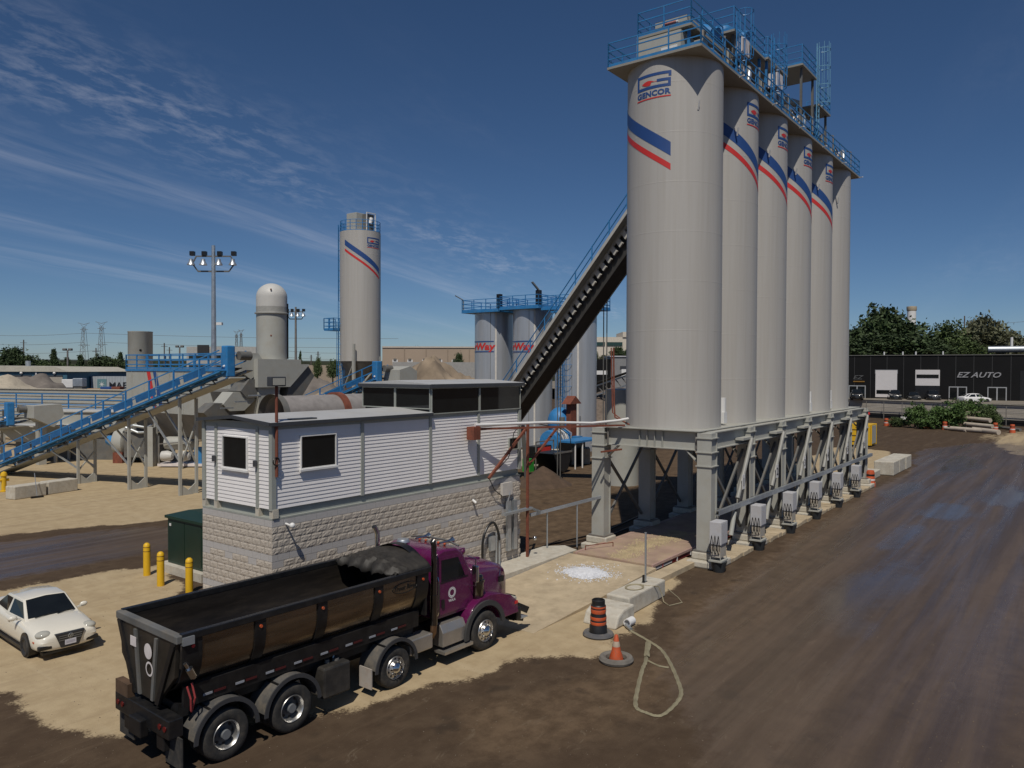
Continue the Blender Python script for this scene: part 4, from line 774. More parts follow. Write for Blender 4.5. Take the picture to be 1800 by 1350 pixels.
# wheels
def tyre(r_, w_): return B().lathe([(r_*.56,-w_/2+.02),(r_*.62,-w_/2),(r_*.90,-w_/2),(r_*.975,-w_/2+.03),(r_,-w_/2+.07),(r_,w_/2-.07),(r_*.975,w_/2-.03),(r_*.90,w_/2),(r_*.62,w_/2),(r_*.56,w_/2-.02)], axis='y', n=40)
def wheel(x, y, r_, w_, kind, s_):
    wl = part('wheel', tyre(r_, w_), rubber_m, tk, True); wl.location = (x, y, r_); f_ = s_*w_/2
    if kind == 'dual':
        part('rim', B().lathe([(r_*.57,f_-s_*.02),(r_*.545,f_+s_*.004),(r_*.515,f_-s_*.02),(r_*.485,f_-s_*.06),(r_*.44,f_-s_*.15)], axis='y', n=36), alloy_m, wl, True); part('disc', B().lathe([(r_*.47,f_-s_*.16),(r_*.30,f_-s_*.13),(r_*.001,f_-s_*.13)], axis='y', n=30), M('wheel_disc', (.12,.125,.13), .5, .4), wl, True)
        part('hub', B().cyl((0,f_-s_*.14,0),(0,f_-s_*.01,0),r_*.21,r_*.18,18), M('hub_grey', (.20,.21,.22), .5, .3), wl, True)
        for k in range(8): t = k*math.pi/4; part('hand_hole', B().cyl((r_*.37*math.cos(t),f_-s_*.15,r_*.37*math.sin(t)),(r_*.37*math.cos(t),f_-s_*.135,r_*.37*math.sin(t)),.033,n=10), black_m, wl)
    else:
        part('rim', B().lathe([(r_*.57,f_-s_*.02),(r_*.54,f_+s_*.01),(r_*.50,f_-s_*.03),(r_*.36,f_-s_*.02),(r_*.30,f_+s_*.03),(r_*.28,f_+s_*.05)], axis='y', n=36), alloy_m, wl, True); part('hub', B().lathe([(r_*.28,f_+s_*.03),(r_*.22,f_+s_*.07),(r_*.10,f_+s_*.11),(r_*.001,f_+s_*.12)], axis='y', n=20), chrome_m, wl, True)
        for k in range(10): t = k*math.pi/5; part('lug_nut', B().cyl((r_*.32*math.cos(t),f_,r_*.32*math.sin(t)),(r_*.32*math.cos(t),f_+s_*.07,r_*.32*math.sin(t)),.022,n=6), chrome_m, wl); part('hand_hole', B().cyl((r_*.43*math.cos(t+.3),f_-s_*.03,r_*.43*math.sin(t+.3)),(r_*.43*math.cos(t+.3),f_-s_*.018,r_*.43*math.sin(t+.3)),.028,n=8), black_m, wl)
for s_ in (-1, 1):
    for x in (0, 1.58): wheel(x, s_*1.14, .525, .29, 'dual', s_); wi = part('inner_wheel', tyre(.525, .29), rubber_m, tk, True); wi.location = (x, s_*.80, .525)
    wheel(4.62, s_*1.10, .515, .33, 'alloy', s_); wheel(8.04, s_*1.10, .56, .36, 'alloy', s_)
    gd_m = M('guard_plastic', (.085,.082,.078), .75, var=.2, dirt=(.22,.18,.13), dirt_amt=.7)
    for x, r_ in ((0,.70),(1.58,.70),(4.62,.68)):
        gd = part('mudguard', B().prism(arc(x,.56,r_,5,175,20)+arc(x,.56,r_-.035,175,5,20),'y',min(s_*.66,s_*1.31),max(s_*.66,s_*1.31)), gd_m, tk, True); part('guard_lip', B().prism(arc(x,.56,r_+.03,0,180,20)+arc(x,.56,r_-.06,180,0,20),'y',s_*1.305,s_*1.335), M('guard_edge', (.045,.045,.048), .6), gd, True)
        part('guard_bracket', B().bar((x-.36,s_*.7,.56+r_*.87),(x-.36,s_*1.32,.56+r_*.87),.035).bar((x+.42,s_*.7,.56+r_*.80),(x+.42,s_*1.25,.56+r_*.80),.04), black_m, gd)
    fl_o = part('flap', B().box(3.80,min(s_*.85,s_*1.30),.22,3.83,max(s_*.85,s_*1.30),.72), M('flap_white', (.42,.38,.34), .7, dirt=(.3,.2,.12)), tk)
for x in (0, 1.58, 4.62, 8.04): part('axle', B().cyl((x,-1.0,.54),(x,1.0,.54),.09), black_m, tk)
# ------------------------------------------------------------------ cars
def make_car(label, paint, loc, rz, sc=1.0, kind='sedan', group=None, detail=True):
    c = thing('parked_car', label, 'car', loc, rz, group); c.scale = (sc,)*3
    suv = kind != 'sedan'; dz = .28 if suv else 0
    def sec(x, w_, zb, zs, zt): return [(x,-w_*.80,zb),(x,-w_*.97,zb+.10),(x,-w_,zb+.30),(x,-w_*.985,zs-.16),(x,-w_*.90,zs),(x,-w_*.55,zt),(x,0,zt+.015),(x,w_*.55,zt),(x,w_*.90,zs),(x,w_*.985,zs-.16),(x,w_,zb+.30),(x,w_*.97,zb+.10),(x,w_*.80,zb)]
    S = [(2.26,.62,.34,.60,.62),(2.20,.76,.22,.68,.72),(1.95,.85,.19,.76,.82),(1.5,.885,.18,.84,.90),(.85,.89,.18,.91,.97),(0,.89,.18,.93,.97),(-1.0,.89,.18,.95,.99),(-1.7,.88,.2,.98,1.02),(-2.05,.84,.24,.97,1.02),(-2.24,.74,.32,.90,.96)]
    bd = part('body', B().add(*loft([sec(x, w_, zb, zs+dz*.8, zt+dz*.8) for x, w_, zb, zs, zt in S])), paint, c, True); md = bd.modifiers.new('s', 'SUBSURF'); md.levels = 1; md.render_levels = 2
    z0, z1 = .95+dz*.8, 1.43+dz
    fb, fr_, rr, rb = (.98,.34,-.95,-1.72) if not suv else (1.0,.5,-1.75,-2.15)
    tz = z1-.04; wb_, wt = .79, .575
    bl = [(fb,-wb_+.06),(fb,wb_-.06),(rb,wb_-.08),(rb,-wb_+.08)]; tl = [(fr_,-wt),(fr_,wt),(rr,wt-.02),(rr,-wt+.02)]
    mx_ = (fr_+rr)/2; hull = B().add([(bl[0][0],bl[0][1],z0-.06),(bl[1][0],bl[1][1],z0-.06),(bl[2][0],bl[2][1],z0-.04),(bl[3][0],bl[3][1],z0-.04),(fr_,-wt,tz),(fr_,wt,tz),(rr,wt-.02,tz-.03),(rr,-wt+.02,tz-.03),
        (mx_,-wb_-.01,z0-.05),(mx_,wb_+.01,z0-.05),(mx_,-wt-.015,tz+.012),(mx_,wt+.015,tz+.012),(fr_+.0,0,tz+.045),(mx_,0,tz+.075),(rr,0,tz+.02),(fb+.09,0,z0-.05),(rb-.05,0,z0-.03)],
        [(0,15,12,4),(15,1,5,12),(0,4,10,8),(8,10,7,3),(1,9,11,5),(9,2,6,11),(3,7,14,16),(16,14,6,2),(4,12,13,10),(12,5,11,13),(10,13,14,7),(13,11,6,14)])
    part('roof', hull, paint, c, True, bevel=.02)
    def pan(nm, q, o_, ins=.09, insz=.08):      # glass set a few millimetres proud of a hull face given by its 4 corners
        q = [Vector(p) for p in q]; ce = sum(q, Vector())/4; nn = (q[1]-q[0]).cross(q[3]-q[0]).normalized(); nn = nn if nn.dot(ce-Vector((mx_,0,z0))) > 0 else -nn
        f_ = lambda u, v: q[0].lerp(q[1],u).lerp(q[3].lerp(q[2],u),v)+nn*o_
        part(nm, B().quad(f_(ins,insz),f_(1-ins,insz),f_(1-ins,1-insz),f_(ins,1-insz)), glass_m, c)
    H = [Vector(v) for v in hull.v]
    def wl2(p, q_, r_, t_, u, v): return Vector(p).lerp(Vector(q_),u).lerp(Vector(t_).lerp(Vector(r_),u),v)+Vector((.010,0,.008))
    g_ = B(); vs = [wl2(H[0],H[15],H[12],H[4],u,v) for v in (.12,.95) for u in (.09,1)]+[wl2(H[1],H[15],H[12],H[5],.09,v) for v in (.12,.95)]
    g_.add(vs, [(0,1,3,2),(1,4,5,3)]); part('windscreen', g_, glass_m, c, True)
    pan('rear_window', [H[3],H[2],H[6],H[7]], .03)
    for s_ in (-1, 1):
        f0, f1, f2, f3, f4, f5 = (H[0],H[8],H[3],H[7],H[10],H[4]) if s_ < 0 else (H[1],H[9],H[2],H[6],H[11],H[5])
        pan('side_window', [f0,f1,f4,f5], .008, .07, .13); pan('side_window', [f1,f2,f3,f4], .008, .09, .13)
        if detail:
            mi = part('mirror', B().sph((.70,s_*.97,z0+.05), .115, 12, 8, (.6,1,.66)).bar((.70,s_*.78,z0-.02),(.70,s_*.92,z0+.02),.05), paint, c, True)
            hl = part('head_lamp', B().sph((1.96,s_*.60,.70+dz*.7), .27, 16, 10, (.78,.80,.42)), lamp_m, c, True); part('fog_slot', B().box(2.10,s_*.62-.2,.33,2.245,s_*.62+.17,.45), black_m, c, bevel=.03); part('side_marker', B().box(1.82,s_*.815-.03,.50,1.94,s_*.815+.03,.545), orange_m, c)
            part('door_handle', B().box(-.05,s_*.885-.02,.80,.12,s_*.885+.02,.83), paint, c); part('sill', B().box(-1.2,s_*.86-.04,.17,1.2,s_*.86+.03,.26), black_m, c)
        else: part('head_lamp', B().box(2.05,s_*.62-.15,.60+dz,2.24,s_*.62+.12,.70+dz), lamp_m, c)
        for x in (1.36, -1.28):
            part('wheel_arch', B().cyl((x,s_*.60,.34),(x,s_*.884,.34),.365,n=28), black_m, c, True)
            wl = part('wheel', B().lathe([(.20,-.09),(.27,-.10),(.315,-.06),(.315,.06),(.27,.10),(.20,.09)],(0,0,0),'y',28), rubber_m, c, True); wl.location = (x, s_*.82, .315)
            part('rim', B().lathe([(.205,s_*.085),(.16,s_*.06),(.07,s_*.075),(.001,s_*.08)],(0,0,0),'y',20), M('steel_rim', (.05,.05,.052), .5, .4), wl, True)
    part('grille', B().prism([(-.40,.72),(.40,.72),(.24,.30),(-.24,.30)],'x',2.17,2.285), M('grille_dark', (.03,.032,.036), .35), c, bevel=.02)
    if detail:
        for z in (.52,.58,.64): part('grille_bar', B().bar((2.29,-.30-.1*(z-.5),z),(2.29,.30+.1*(z-.5),z),.02), dgrey_m, c)
        part('badge', B().lathe([(.05,2.295),(.07,2.30),(.055,2.305)],(0,0,.62),'x',18).bar((2.30,-.03,.66),(2.30,0,.575),.012).bar((2.30,.03,.66),(2.30,0,.575),.012), galv_m, c)
        pl_ = part('licence_plate', B().box(2.29,-.15,.375,2.30,.15,.53), M('plate_white', (.60,.60,.66), .5), c); part('plate_band', B().box(2.3005,-.12,.42,2.303,.12,.485), M('plate_dim', (.42,.42,.48)), pl_)
        part('front_lip', B().box(2.0,-.7,.18,2.2,.7,.25), black_m, c); part('wiper', B().bar((1.03,-.5,z0+.02),(.93,.2,z0+.05),.02).bar((1.05,.1,z0+.02),(.95,.6,z0+.05),.02), black_m, c)
    return c
make_car('white sedan parked on the dusty yard left of the truck', carw_m, (9.80, 24.75, 0), R(-93), .96)
# ------------------------------------------------------------------ pipe gantry, conduits, handrail beside the house
go = (25.6, 18.35, 0); gn = thing('pipe_gantry', 'rusty red pipe frame with a white pipe between house and silos', 'pipe frame', go)
part('post', B(go).box(25.57,18.34,.3,25.66,18.43,5.86), rust_m, gn); part('beam', B(go).bar((22.5,18.42,5.76),(30.0,16.3,5.58),.06,.08), rust_m, gn); part('white_pipe', B(go).cyl((22.25,18.4,5.92),(26.0,17.6,5.86),.06).tube([(26,17.6,5.86),(28.2,16.9,5.74),(29.6,16.4,5.80),(30.2,16.25,5.86)],.058,10), white_m, gn, True)
part('brace', B(go).bar((25.55,18.42,5.6),(23.2,18.5,3.80),.09), rust_m, gn); part('brace', B(go).bar((25.65,18.35,4.1),(27.2,17.95,5.6),.08), rust_m, gn); part('end_box', B(go).box(22.0,18.25,5.38,22.4,18.6,5.86), rust_m, gn)
part('lower_bar', B(go).bar((29.0,16.9,4.45),(30.1,16.5,4.5),.07), rust_m, gn); part('riser', B(go).tube([(30.25,16.2,5.6),(30.2,16.9,5.9),(30.3,17.0,6.5),(30.4,17.1,9.0)],.04).tube([(30.3,16.3,5.6),(30.25,17.05,6.1),(30.45,17.25,9.0)],.03), rust_m, gn)
part('cable', B(go).tube([(23.2,18.5,3.85),(23.6,18.52,3.3),(24.2,18.55,2.95),(24.6,18.6,3.0)],.02).tube([(24.8,18.2,5.75),(24.55,18.3,5.5),(24.55,18.4,5.0),(24.4,18.45,4.5),(23.4,18.5,3.9)],.02).tube([(25.6,18.2,5.85),(27,17.7,5.55),(27.6,17.6,5.2),(27.7,17.6,4.6)],.018), black_m, gn)
eo = (24.6, 18.6, 0); el = thing('cable_trays', 'galvanised cable trays and boxes on the block wall near the red post', 'cable tray', eo)
for x in (24.45, 24.85): part('tray', B(eo).box(x,18.5,.75,x+.22,18.62,2.75), galv_m, el)
part('junction_box', B(eo).box(24.1,18.5,3.0,24.75,18.62,3.5), M('box_pale', (.55,.52,.48)), el); part('shelf_bracket', B(eo).box(24.0,18.30,2.25,25.9,18.5,2.34), galv_m, el)
part('meter_box', B(eo).box(23.35,18.5,.95,23.65,18.62,1.5), galv_m, el)
for x in (23.75, 23.95): part('conduit', B(eo).cyl((x,18.55,.3),(x,18.55,1.6),.04), galv_m, el)
part('hose_loop', B(eo).tube(sm([(22.9,18.55,.6),(22.85,18.5,1.4),(23.1,18.5,1.9),(23.5,18.5,2.05),(23.8,18.52,1.7),(23.9,18.5,1.3)]),.05,8), black_m, el); part('conduit', B(eo).tube([(24.5,18.55,2.75),(24.55,18.5,3.0),(24.6,18.55,3.3)],.03), galv_m, el); part('lamp_ball', B(eo).sph((25.95,18.25,1.05),.09), chrome_m, el, True)
ro_ = (27.4, 18.6, 0); hr = thing('cable_rail', 'galvanised overhead channel on slim posts from the house to the silo leg', 'channel', ro_)
part('channel', B(ro_).bar((25.9,18.42,2.28),(27.0,18.75,1.95),.12,.08), galv_m, hr); part('channel', B(ro_).bar((26.6,18.95,1.82),(30.0,17.35,2.35),.10,.12), galv_m, hr)
for x, y, z in ((27.4,18.62,1.9),(28.75,17.95,2.12)): part('post', B(ro_).cyl((x,y,.2),(x,y,z),.035), galv_m, hr, True)
# black cables on the ground
single('ground_cable', B().tube([(25.9,18.9,.05),(27.5,19.2,.04),(29.0,18.6,.05),(31.5,18.2,.1),(36,18.6,.05)],.04).tube([(26.5,19.1,.05),(29,19.6,.04),(33,19.0,.05),(38,19.6,.05)],.035), black_m, 'black hoses lying on the brown ground beside the silo legs', 'hose')
# ------------------------------------------------------------------ steep slat conveyor up to the silos
cA, cB = Vector((45.5,37.1,2.0)), Vector((40.6,16.0,23.0)); cO = cA.copy(); cO.z = 0
cd_ = (cB-cA).normalized(); cs = cd_.cross(Vector((0,0,1))).normalized(); cn_ = cs.cross(cd_).normalized(); cL = (cB-cA).length
sc_ = thing('slat_conveyor', 'steep enclosed slat conveyor rising to the silo tops with blue handrail', 'conveyor', cO)
cpt = lambda t, a=0, b=0: cA+cd_*t+cs*a+cn_*b
part('casing', B(cO).bar(cpt(0,0,-.62),cpt(cL,0,-.62),1.1,1.1), M('casing_dark', (.055,.052,.047), .6, var=.2), sc_); part('cover', B(cO).bar(cpt(0,0,.0),cpt(cL,0,.0),1.55,.12), grey_m, sc_); part('edge_beam', B(cO).bar(cpt(0,-.80,-.12),cpt(cL,-.80,-.12),.10,.22), grey_m, sc_); part('edge_beam', B(cO).bar(cpt(0,.80,-.12),cpt(cL,.80,-.12),.10,.22), grey_m, sc_)
rb_me = B().box(-.17,-.06,-.26,.17,.06,.30).mesh('bracket', M('pale_bracket', (.52,.50,.45), .6)); q_ = Matrix((cd_, cs, cn_)).transposed().to_euler()
for k in range(int(cL/.62)):
    for a in (-.80, .80): ob('bracket', rb_me, sc_, cpt(.3+k*.62,a,-.42)-cO, q_)
part('chute_flange', B(cO).bar(cpt(0,-.62,-1.14),cpt(cL,-.62,-1.14),.06,.12), grey_m, sc_)
for a in (.95, -.95):
    if a > 0: part('walkway', B(cO).bar(cpt(0,1.1,.0),cpt(cL,1.1,.0),.5,.04), grey_m, sc_); part('lit_edge_strip', B(cO).bar(cpt(0,1.37,.0),cpt(cL,1.37,.0),.03,.2), M('lit_edge_pale', (.5,.49,.45), .6), sc_)  # pale strip added to stand for the conveyor's sunlit edge
for k in range(0, int(cL/2)+1): p = cpt(min(k*2,cL),1.3,0); part('post', B(cO).bar(p,p+Vector((0,0,1.15)),.06), blue_m, sc_)
for h in (.55, 1.1): part('rail', B(cO).bar(cpt(0,1.3,0)+Vector((0,0,h)),cpt(cL,1.3,0)+Vector((0,0,h)),.05), blue_m, sc_)
for t in (10.5, 16.5):
    for a in (-.3, .1): part('hanger_cable', B(cO).bar(cpt(t+a,-.95,-.3),(cpt(t+a,-.95,-.3).x,cpt(t+a,-.95,-.3).y,.2),.05), dgrey_m, sc_)
for t in (4.5,): p = cpt(t,0,-1.6); part('support_leg', B(cO).bar(p+cs*.5,(p.x+cs.x*.9,p.y+cs.y*.9,0),.22).bar(p-cs*.5,(p.x-cs.x*.9,p.y-cs.y*.9,0),.22), dgrey_m, sc_)
part('boot', B(cO).box(44.4,36.0,.0,46.8,38.8,3.2), grey_m, sc_); part('chute', B(cO).prism([(44.2,1.0),(44.8,1.0),(45.2,5.0),(44.8,5.8),(44.4,5.0)],'y',33.0,33.6), grey_m, sc_)
# ------------------------------------------------------------------ aluminium tanks
PHI = lambda p: math.atan2(-p.y, -p.x)
for k, (px, D, ty, lb) in enumerate(((868,84,552,'left silver tank with red lettering behind the house roof'),(936,81,546,'middle silver tank with red lettering beside the steep conveyor'),(1012,77,546,'right silver tank standing half behind the steep conveyor'))):
    c = at(px, D); zt = zat(ty, D); r_ = 2.08; t = thing('asphalt_tank', lb, 'tank', c, 0, 'tall silver tanks')
    part('shell', B().lathe([(r_,0),(r_,zt),(.01,zt+.15)], n=64), alum_m, t, True); ph = PHI(c)
    part('seam_and_glint', B().box(-.07,-.03,0,.07,.03,zt).mesh and B().add([((r_+.03)*math.cos(ph+.10+a),(r_+.03)*math.sin(ph+.10+a),z) for z in (0,zt) for a in (-.04,.04)],[(0,1,3,2)]), M('painted_glint', (.68,.64,.58), .5), t); part('seam_and_glint', B().add([((r_+.02)*math.cos(ph-.18+a),(r_+.02)*math.sin(ph-.18+a),z) for z in (0,zt) for a in (-.01,.01)],[(0,1,3,2)]), dgrey_m, t)  # broad pale strip paints the tank's highlight; the thin dark strip is a seam
    if k < 2:
        z0 = zat(618.5, D); tv, tf = text_polys('rWay', 1.0, .12, .035, 'RIGHT'); tx = B(); wrap(tx, ([(v[0]*1.25, v[1]) for v in tv], tf), (0,0), r_+.035, ph+.02, z0+.18); part('lettering', tx, red_m, t)
        for dz in (0, 1.08): vs, fs = slope_band(ph-1.5, ph+.0, z0+dz-.08, z0+dz-.08, .10, r_+.03, 24); part('blue_line', B().add(vs, fs), navy_m, t)
    part('deck', B().box(-2.5,-2.5,zt,2.5,2.5,zt+.22), blue_m, t)
    for a, b in (((-2.45,-2.45),(2.45,-2.45)),((2.45,-2.45),(2.45,2.45)),((2.45,2.45),(-2.45,2.45)),((-2.45,2.45),(-2.45,-2.45))): railing(t,(0,0,0),a+(zt+.22,),b+(zt+.22,),1.2,3,t=.07)
    part('agitator', B().box(-.25,-1.0,zt+.2,.25,-.5,zt+2.1), black_m, t, bevel=.05)
    if k == 1: part('vent_lid', B().bar((-.1,-.8,zt+2.1),(-.7,-.4,zt+2.9),.4,.12), dgrey_m, t)
    if k == 0: part('vent_arm', B().tube([(-2.4,2.3,zt+.3),(-2.4,2.3,zt+1.4),(-3.1,2.9,zt+1.9)],.06), dgrey_m, t)
    if k == 2: part('door', B().add([((r_+.03)*math.cos(ph-.25+a*.5),(r_+.03)*math.sin(ph-.25+a*.5),z) for z in (0,3.5) for a in (-1,0,1)],[(0,1,4,3),(1,2,5,4)]), M('door_grey', (.30,.31,.33), .4, .6), t)
lt = at(985, 75); cg = thing('caged_ladder', 'tall blue caged ladder between the silver tanks', 'ladder', lt)
cage(lt.x, lt.y, 0, zat(552,75), blue_m, cg, lt, .45, PHI(lt)); cage(lt.x+.9, lt.y-.3, 0, zat(560,75), blue_m, cg, lt, .45, PHI(lt)); part('top_frame', B(lt).box(lt.x-.7,lt.y-.7,zat(550,75),lt.x+1.3,lt.y+.7,zat(547,75)), blue_m, cg)
# ------------------------------------------------------------------ machinery between house and silos
ho2 = at(978, 66); ht = thing('oil_heater', 'blue and white oil heater with a burner behind the red pipe frame', 'heater', ho2)
part('tank', B().lathe([(.01,-1.3),(.9,-1.2),(1.0,-.9),(1.0,.9),(.9,1.2),(.01,1.3)],(0,0,1.9),'x',22), blue_m, ht, True); part('jacket', B().lathe([(1.05,-.4),(1.05,.55)],(-.2,-.05,1.9),'x',22), white_m, ht, True)
for a in (-.3,0,.3): part('strap', B().lathe([(1.07,a-.03),(1.07,a+.03)],(-.1,-.05,1.9),'x',22), dgrey_m, ht)
part('control_box', B().box(.9,-1.6,1.4,1.7,-1.0,2.3), blue_m, ht); part('skid', B().box(-1.6,-1.0,0,1.8,1.0,.9), black_m, ht); part('stack', B().cyl((.9,0,2.8),(.9,0,3.9),.25), dgrey_m, ht, True)
for x in (-1.2,-.7,.4): part('pipe', B().tube([(x,-1.05,.5),(x,-1.2,1.6),(x+.3,-1.1,2.6),(x+.5,-.2,3.0)],.06), galv_m, ht)
o3 = at(984, 69); hd3 = thing('blue_hood', 'rounded blue hood with a small brown roofed box beside it', 'hood', o3); part('hood', B().sph((0,0,3.3),1.1,18,12,(1,1,1.25)), blue_m, hd3, True); part('frame', B().box(-1.5,-1.3,1.7,1.6,1.3,1.9).bar((-1.3,-1.1,0),(-1.3,-1.1,1.7),.15).bar((1.4,-1.1,0),(1.4,-1.1,1.7),.15), grey_m, hd3)
part('brown_box', B().box(-.45,-1.5,1.9,.45,-1.0,5.2).prism([(-.95,5.0),(0,5.7),(.95,5.0)],'y',-1.7,-.8), rust_m, hd3)
gn2 = at(948, 62); ge = thing('generator', 'red and black generator set on a frame behind the house corner', 'generator', gn2); part('case', B().box(-1.1,-.5,.5,1.1,.5,1.9), black_m, ge, bevel=.05); part('red_panel', B().box(-.9,-.52,1.2,.9,-.51,1.8), red_m, ge); part('frame', B().bar((-1.3,-.6,0),(-1.3,-.6,2.3),.08).bar((1.2,-.6,0),(1.2,-.6,2.3),.08).bar((-1.3,-.6,2.3),(1.2,-.6,2.3),.08), steel_m, ge); part('green_can', B().box(-2.0,-.5,0,-1.4,.2,1.0), M('bright_green', (.03,.30,.04)), ge)
bo2 = at(972, 60); bk = thing('tipping_bucket', 'black steel bucket resting near the dark soil heap', 'bucket', bo2); part('bucket', B().prism([(-1.3,1.6),(1.3,1.6),(.9,.3),(.2,.0),(-.5,.3)],'y',-.9,.9), black_m, bk, bevel=.04); part('lip', B().box(-1.35,-.95,1.55,1.35,-.9,1.68), steel_m, bk)
fr2 = at(1020, 64); wf = thing('work_platform', 'low steel work platform with white posts beside the frame leg', 'platform', fr2); part('deck', B().box(-2.2,-.9,2.1,2.2,.9,2.25), blue_m, wf)
for x in (-2.0,-.9,.9,2.0): part('post', B().cyl((x,-.8,0),(x,-.8,2.1),.06), white_m, wf)
part('shield', B().box(-1.6,.95,0,2.4,1.05,2.2), black_m, wf)
for k in range(6):
    p = at(925+k*26, 64+k*.5); b_ = single('bin_block', B().box(-.75,-.4,0,.75,.4,1.35+.1*(k % 2)), conc_m, 'pale concrete bin block number %s from the house corner' % ['one','two','three','four','five','six'][k], 'concrete block', False, .05, 'bin blocks behind the soil heap'); b_.location = p; b_.rotation_euler = (0,0,.15*k)
def mound(name, label, c, rx, ry, h, mt, seed=1, n=44, cat='stockpile', rough=.25):
    b = B(); vs = []; rs = np.random.default_rng(seed); o_ = rs.random()*20
    g = np.linspace(-1,1,n); X, Y = np.meshgrid(g, g, indexing='ij'); rr = np.sqrt(X**2+Y**2); Z = np.clip(1-rr*(1+.3*(fbm(X*1.5+o_,Y*1.5+o_,seed)-.5)),0,1)**(.62 if cat == 'stockpile' and rough > .1 else 1.0); Z = Z*(1+rough*2*(fbm(X*2.5+o_+9,Y*2.5+o_,seed+7)-.5))+.06*rough*4*(fbm(X*9+9,Y*9,seed+3)-.5)*(Z > .02)
    for i in range(n):
        for j in range(n): vs.append((X[i,j]*rx, Y[i,j]*ry, float(Z[i,j]*h)-.03))
    o = part(name, b.add(vs, [(i*n+j,i*n+j+1,(i+1)*n+j+1,(i+1)*n+j) for i in range(n-1) for j in range(n-1)]), mt, None, True); o.location = c; return tag(o, label, cat)
soil_m = M('dark_soil', (.085,.055,.036), .95, var=.25, bump=.6, bscale=8); sand_m = M('sand', (.34,.27,.185), .95, var=.2, scale=.4, bump=.5, bscale=4, dirt=(.20,.15,.10), dirt_amt=.6); grav_m = M('gravel', (.17,.148,.13), .95, var=.3, scale=.6, bump=.8, bscale=5)
mound('soil_heap', 'small dark cone of soil on the brown ground behind the house', (44.2,30.4,0), 2.3, 2.0, 1.35, soil_m, 3, rough=.08)
mound('stockpile', 'brown gravel stockpile seen right of the silver tanks', at(1085,95), 11, 10, 6.4, M('brown_gravel', (.15,.118,.095), .95, var=.3, bump=.8, bscale=3), 5)
mound('stockpile', 'wide tan and brown stockpile left of the silver tanks', at(760,112), 11.5, 9, 9.3, M('tan_brown', (.24,.185,.13), .95, var=.35, scale=.3, bump=.8, bscale=2), 8, rough=.5)
mound('stockpile', 'grey gravel stockpile between the domed stack and the big silo', at(545,95), 9, 9, 7.4, grav_m, 11); mound('stockpile', 'low tan sand heap in front of the grey stockpile', at(560,84), 8, 5, 5.5, sand_m, 12)
mound('stockpile', 'pale sand stockpile before the blue shed', at(12,98), 11, 8, 6.6, M('pale_sand', (.46,.40,.31), .95, var=.15, bump=.4, bscale=3), 13); mound('stockpile', 'dark gravel stockpile before the blue shed doors', at(60,102), 8, 7, 7.6, grav_m, 14)
bt = at(1094, 54); t_ = thing('grey_tank', 'plain grey upright tank behind the nearest silo', 'tank', bt); part('shell', B().lathe([(1.2,0),(1.2,zat(684,54)),(.01,zat(682,54))], n=32), grey_m, t_, True); part('pipe', B().tube([(.3,-1.25,0),(.3,-1.25,7.2),(-.1,-1.4,7.4)],.06), rust_m, t_)
# ------------------------------------------------------------------ big single silo on the left
bs = at(633.5, 81); bigs = thing('storage_silo', 'lone tall grey silo with emblem and stripes left of centre', 'silo', bs); zt = zat(412,81); zb = zat(636,81)
o_sh = part('shell', B().lathe([(2.1,zb)]+[q for z in np.arange(zb+2.2,zt-1,2.2) for q in ((2.1,z-.03),(2.104,z-.02),(2.104,z+.02),(2.1,z+.03))]+[(2.1,zt),(.01,zt+.1)], n=80), silo_m, bigs, True); o_sh.data.set_sharp_from_angle(angle=R(12))
livery(bigs, 2.1, PHI(bs)+math.radians(19), zt-21.35); part('cone', B().cyl((0,0,zb),(0,0,zb-3.2),2.08,.4,40), dgrey_m, bigs, True)
for a in range(4): t = a*math.pi/2+.5; p = (2.05*math.cos(t),2.05*math.sin(t)); part('leg', B().bar(p+(0,),p+(zb+.5,),.25), grey_m, bigs); q = (2.05*math.cos(t+1.571),2.05*math.sin(t+1.571)); part('leg_brace', B().bar(p+(zb-3.4,),q+(zb-.2,),.12), grey_m, bigs)
for k in range(20): t = k*2*math.pi/20; part('post', B().bar((2.05*math.cos(t),2.05*math.sin(t),zt),(2.05*math.cos(t),2.05*math.sin(t),zt+1.1),.05), blue_m, bigs)
for h in (.05,.4,.75,1.1): part('ring_rail', B().tube([(2.06*math.cos(t),2.06*math.sin(t),zt+h) for t in np.linspace(0,6.283,41)],.03,4), blue_m, bigs)
part('top_house', B().box(-1.0,-.5,zt+.1,.6,1.0,zt+2.0), grey_m, bigs, bevel=.03); part('machine', B().box(-.2,-1.2,zt+.1,.8,-.52,zt+1.9), dgrey_m, bigs); part('machine_frame', B().bar((-.3,-1.3,zt),(-.3,-1.3,zt+2.0),.08).bar((.9,-1.3,zt),(.9,-1.3,zt+2.0),.08).bar((-.3,-1.3,zt+2.0),(.9,-1.3,zt+2.0),.08).cyl((.2,-1.25,zt+.9),(.4,-1.25,zt+1.5),.2), white_m, bigs)
sp_ = Vector((rt.x*-2.2-.2,rt.y*-2.2,0)); z5 = zat(583,81); part('side_deck', B().box(sp_.x-1.1,sp_.y-.6,z5,sp_.x+.4,sp_.y+.9,z5+.12), blue_m, bigs)
for a, b in (((-1.1,-.6),(.4,-.6)),((-1.1,-.6),(-1.1,.9)),((-1.1,.9),(.4,.9))): railing(bigs,(0,0,0),(sp_.x+a[0],sp_.y+a[1],z5+.12),(sp_.x+b[0],sp_.y+b[1],z5+.12),1.2,2,t=.07)
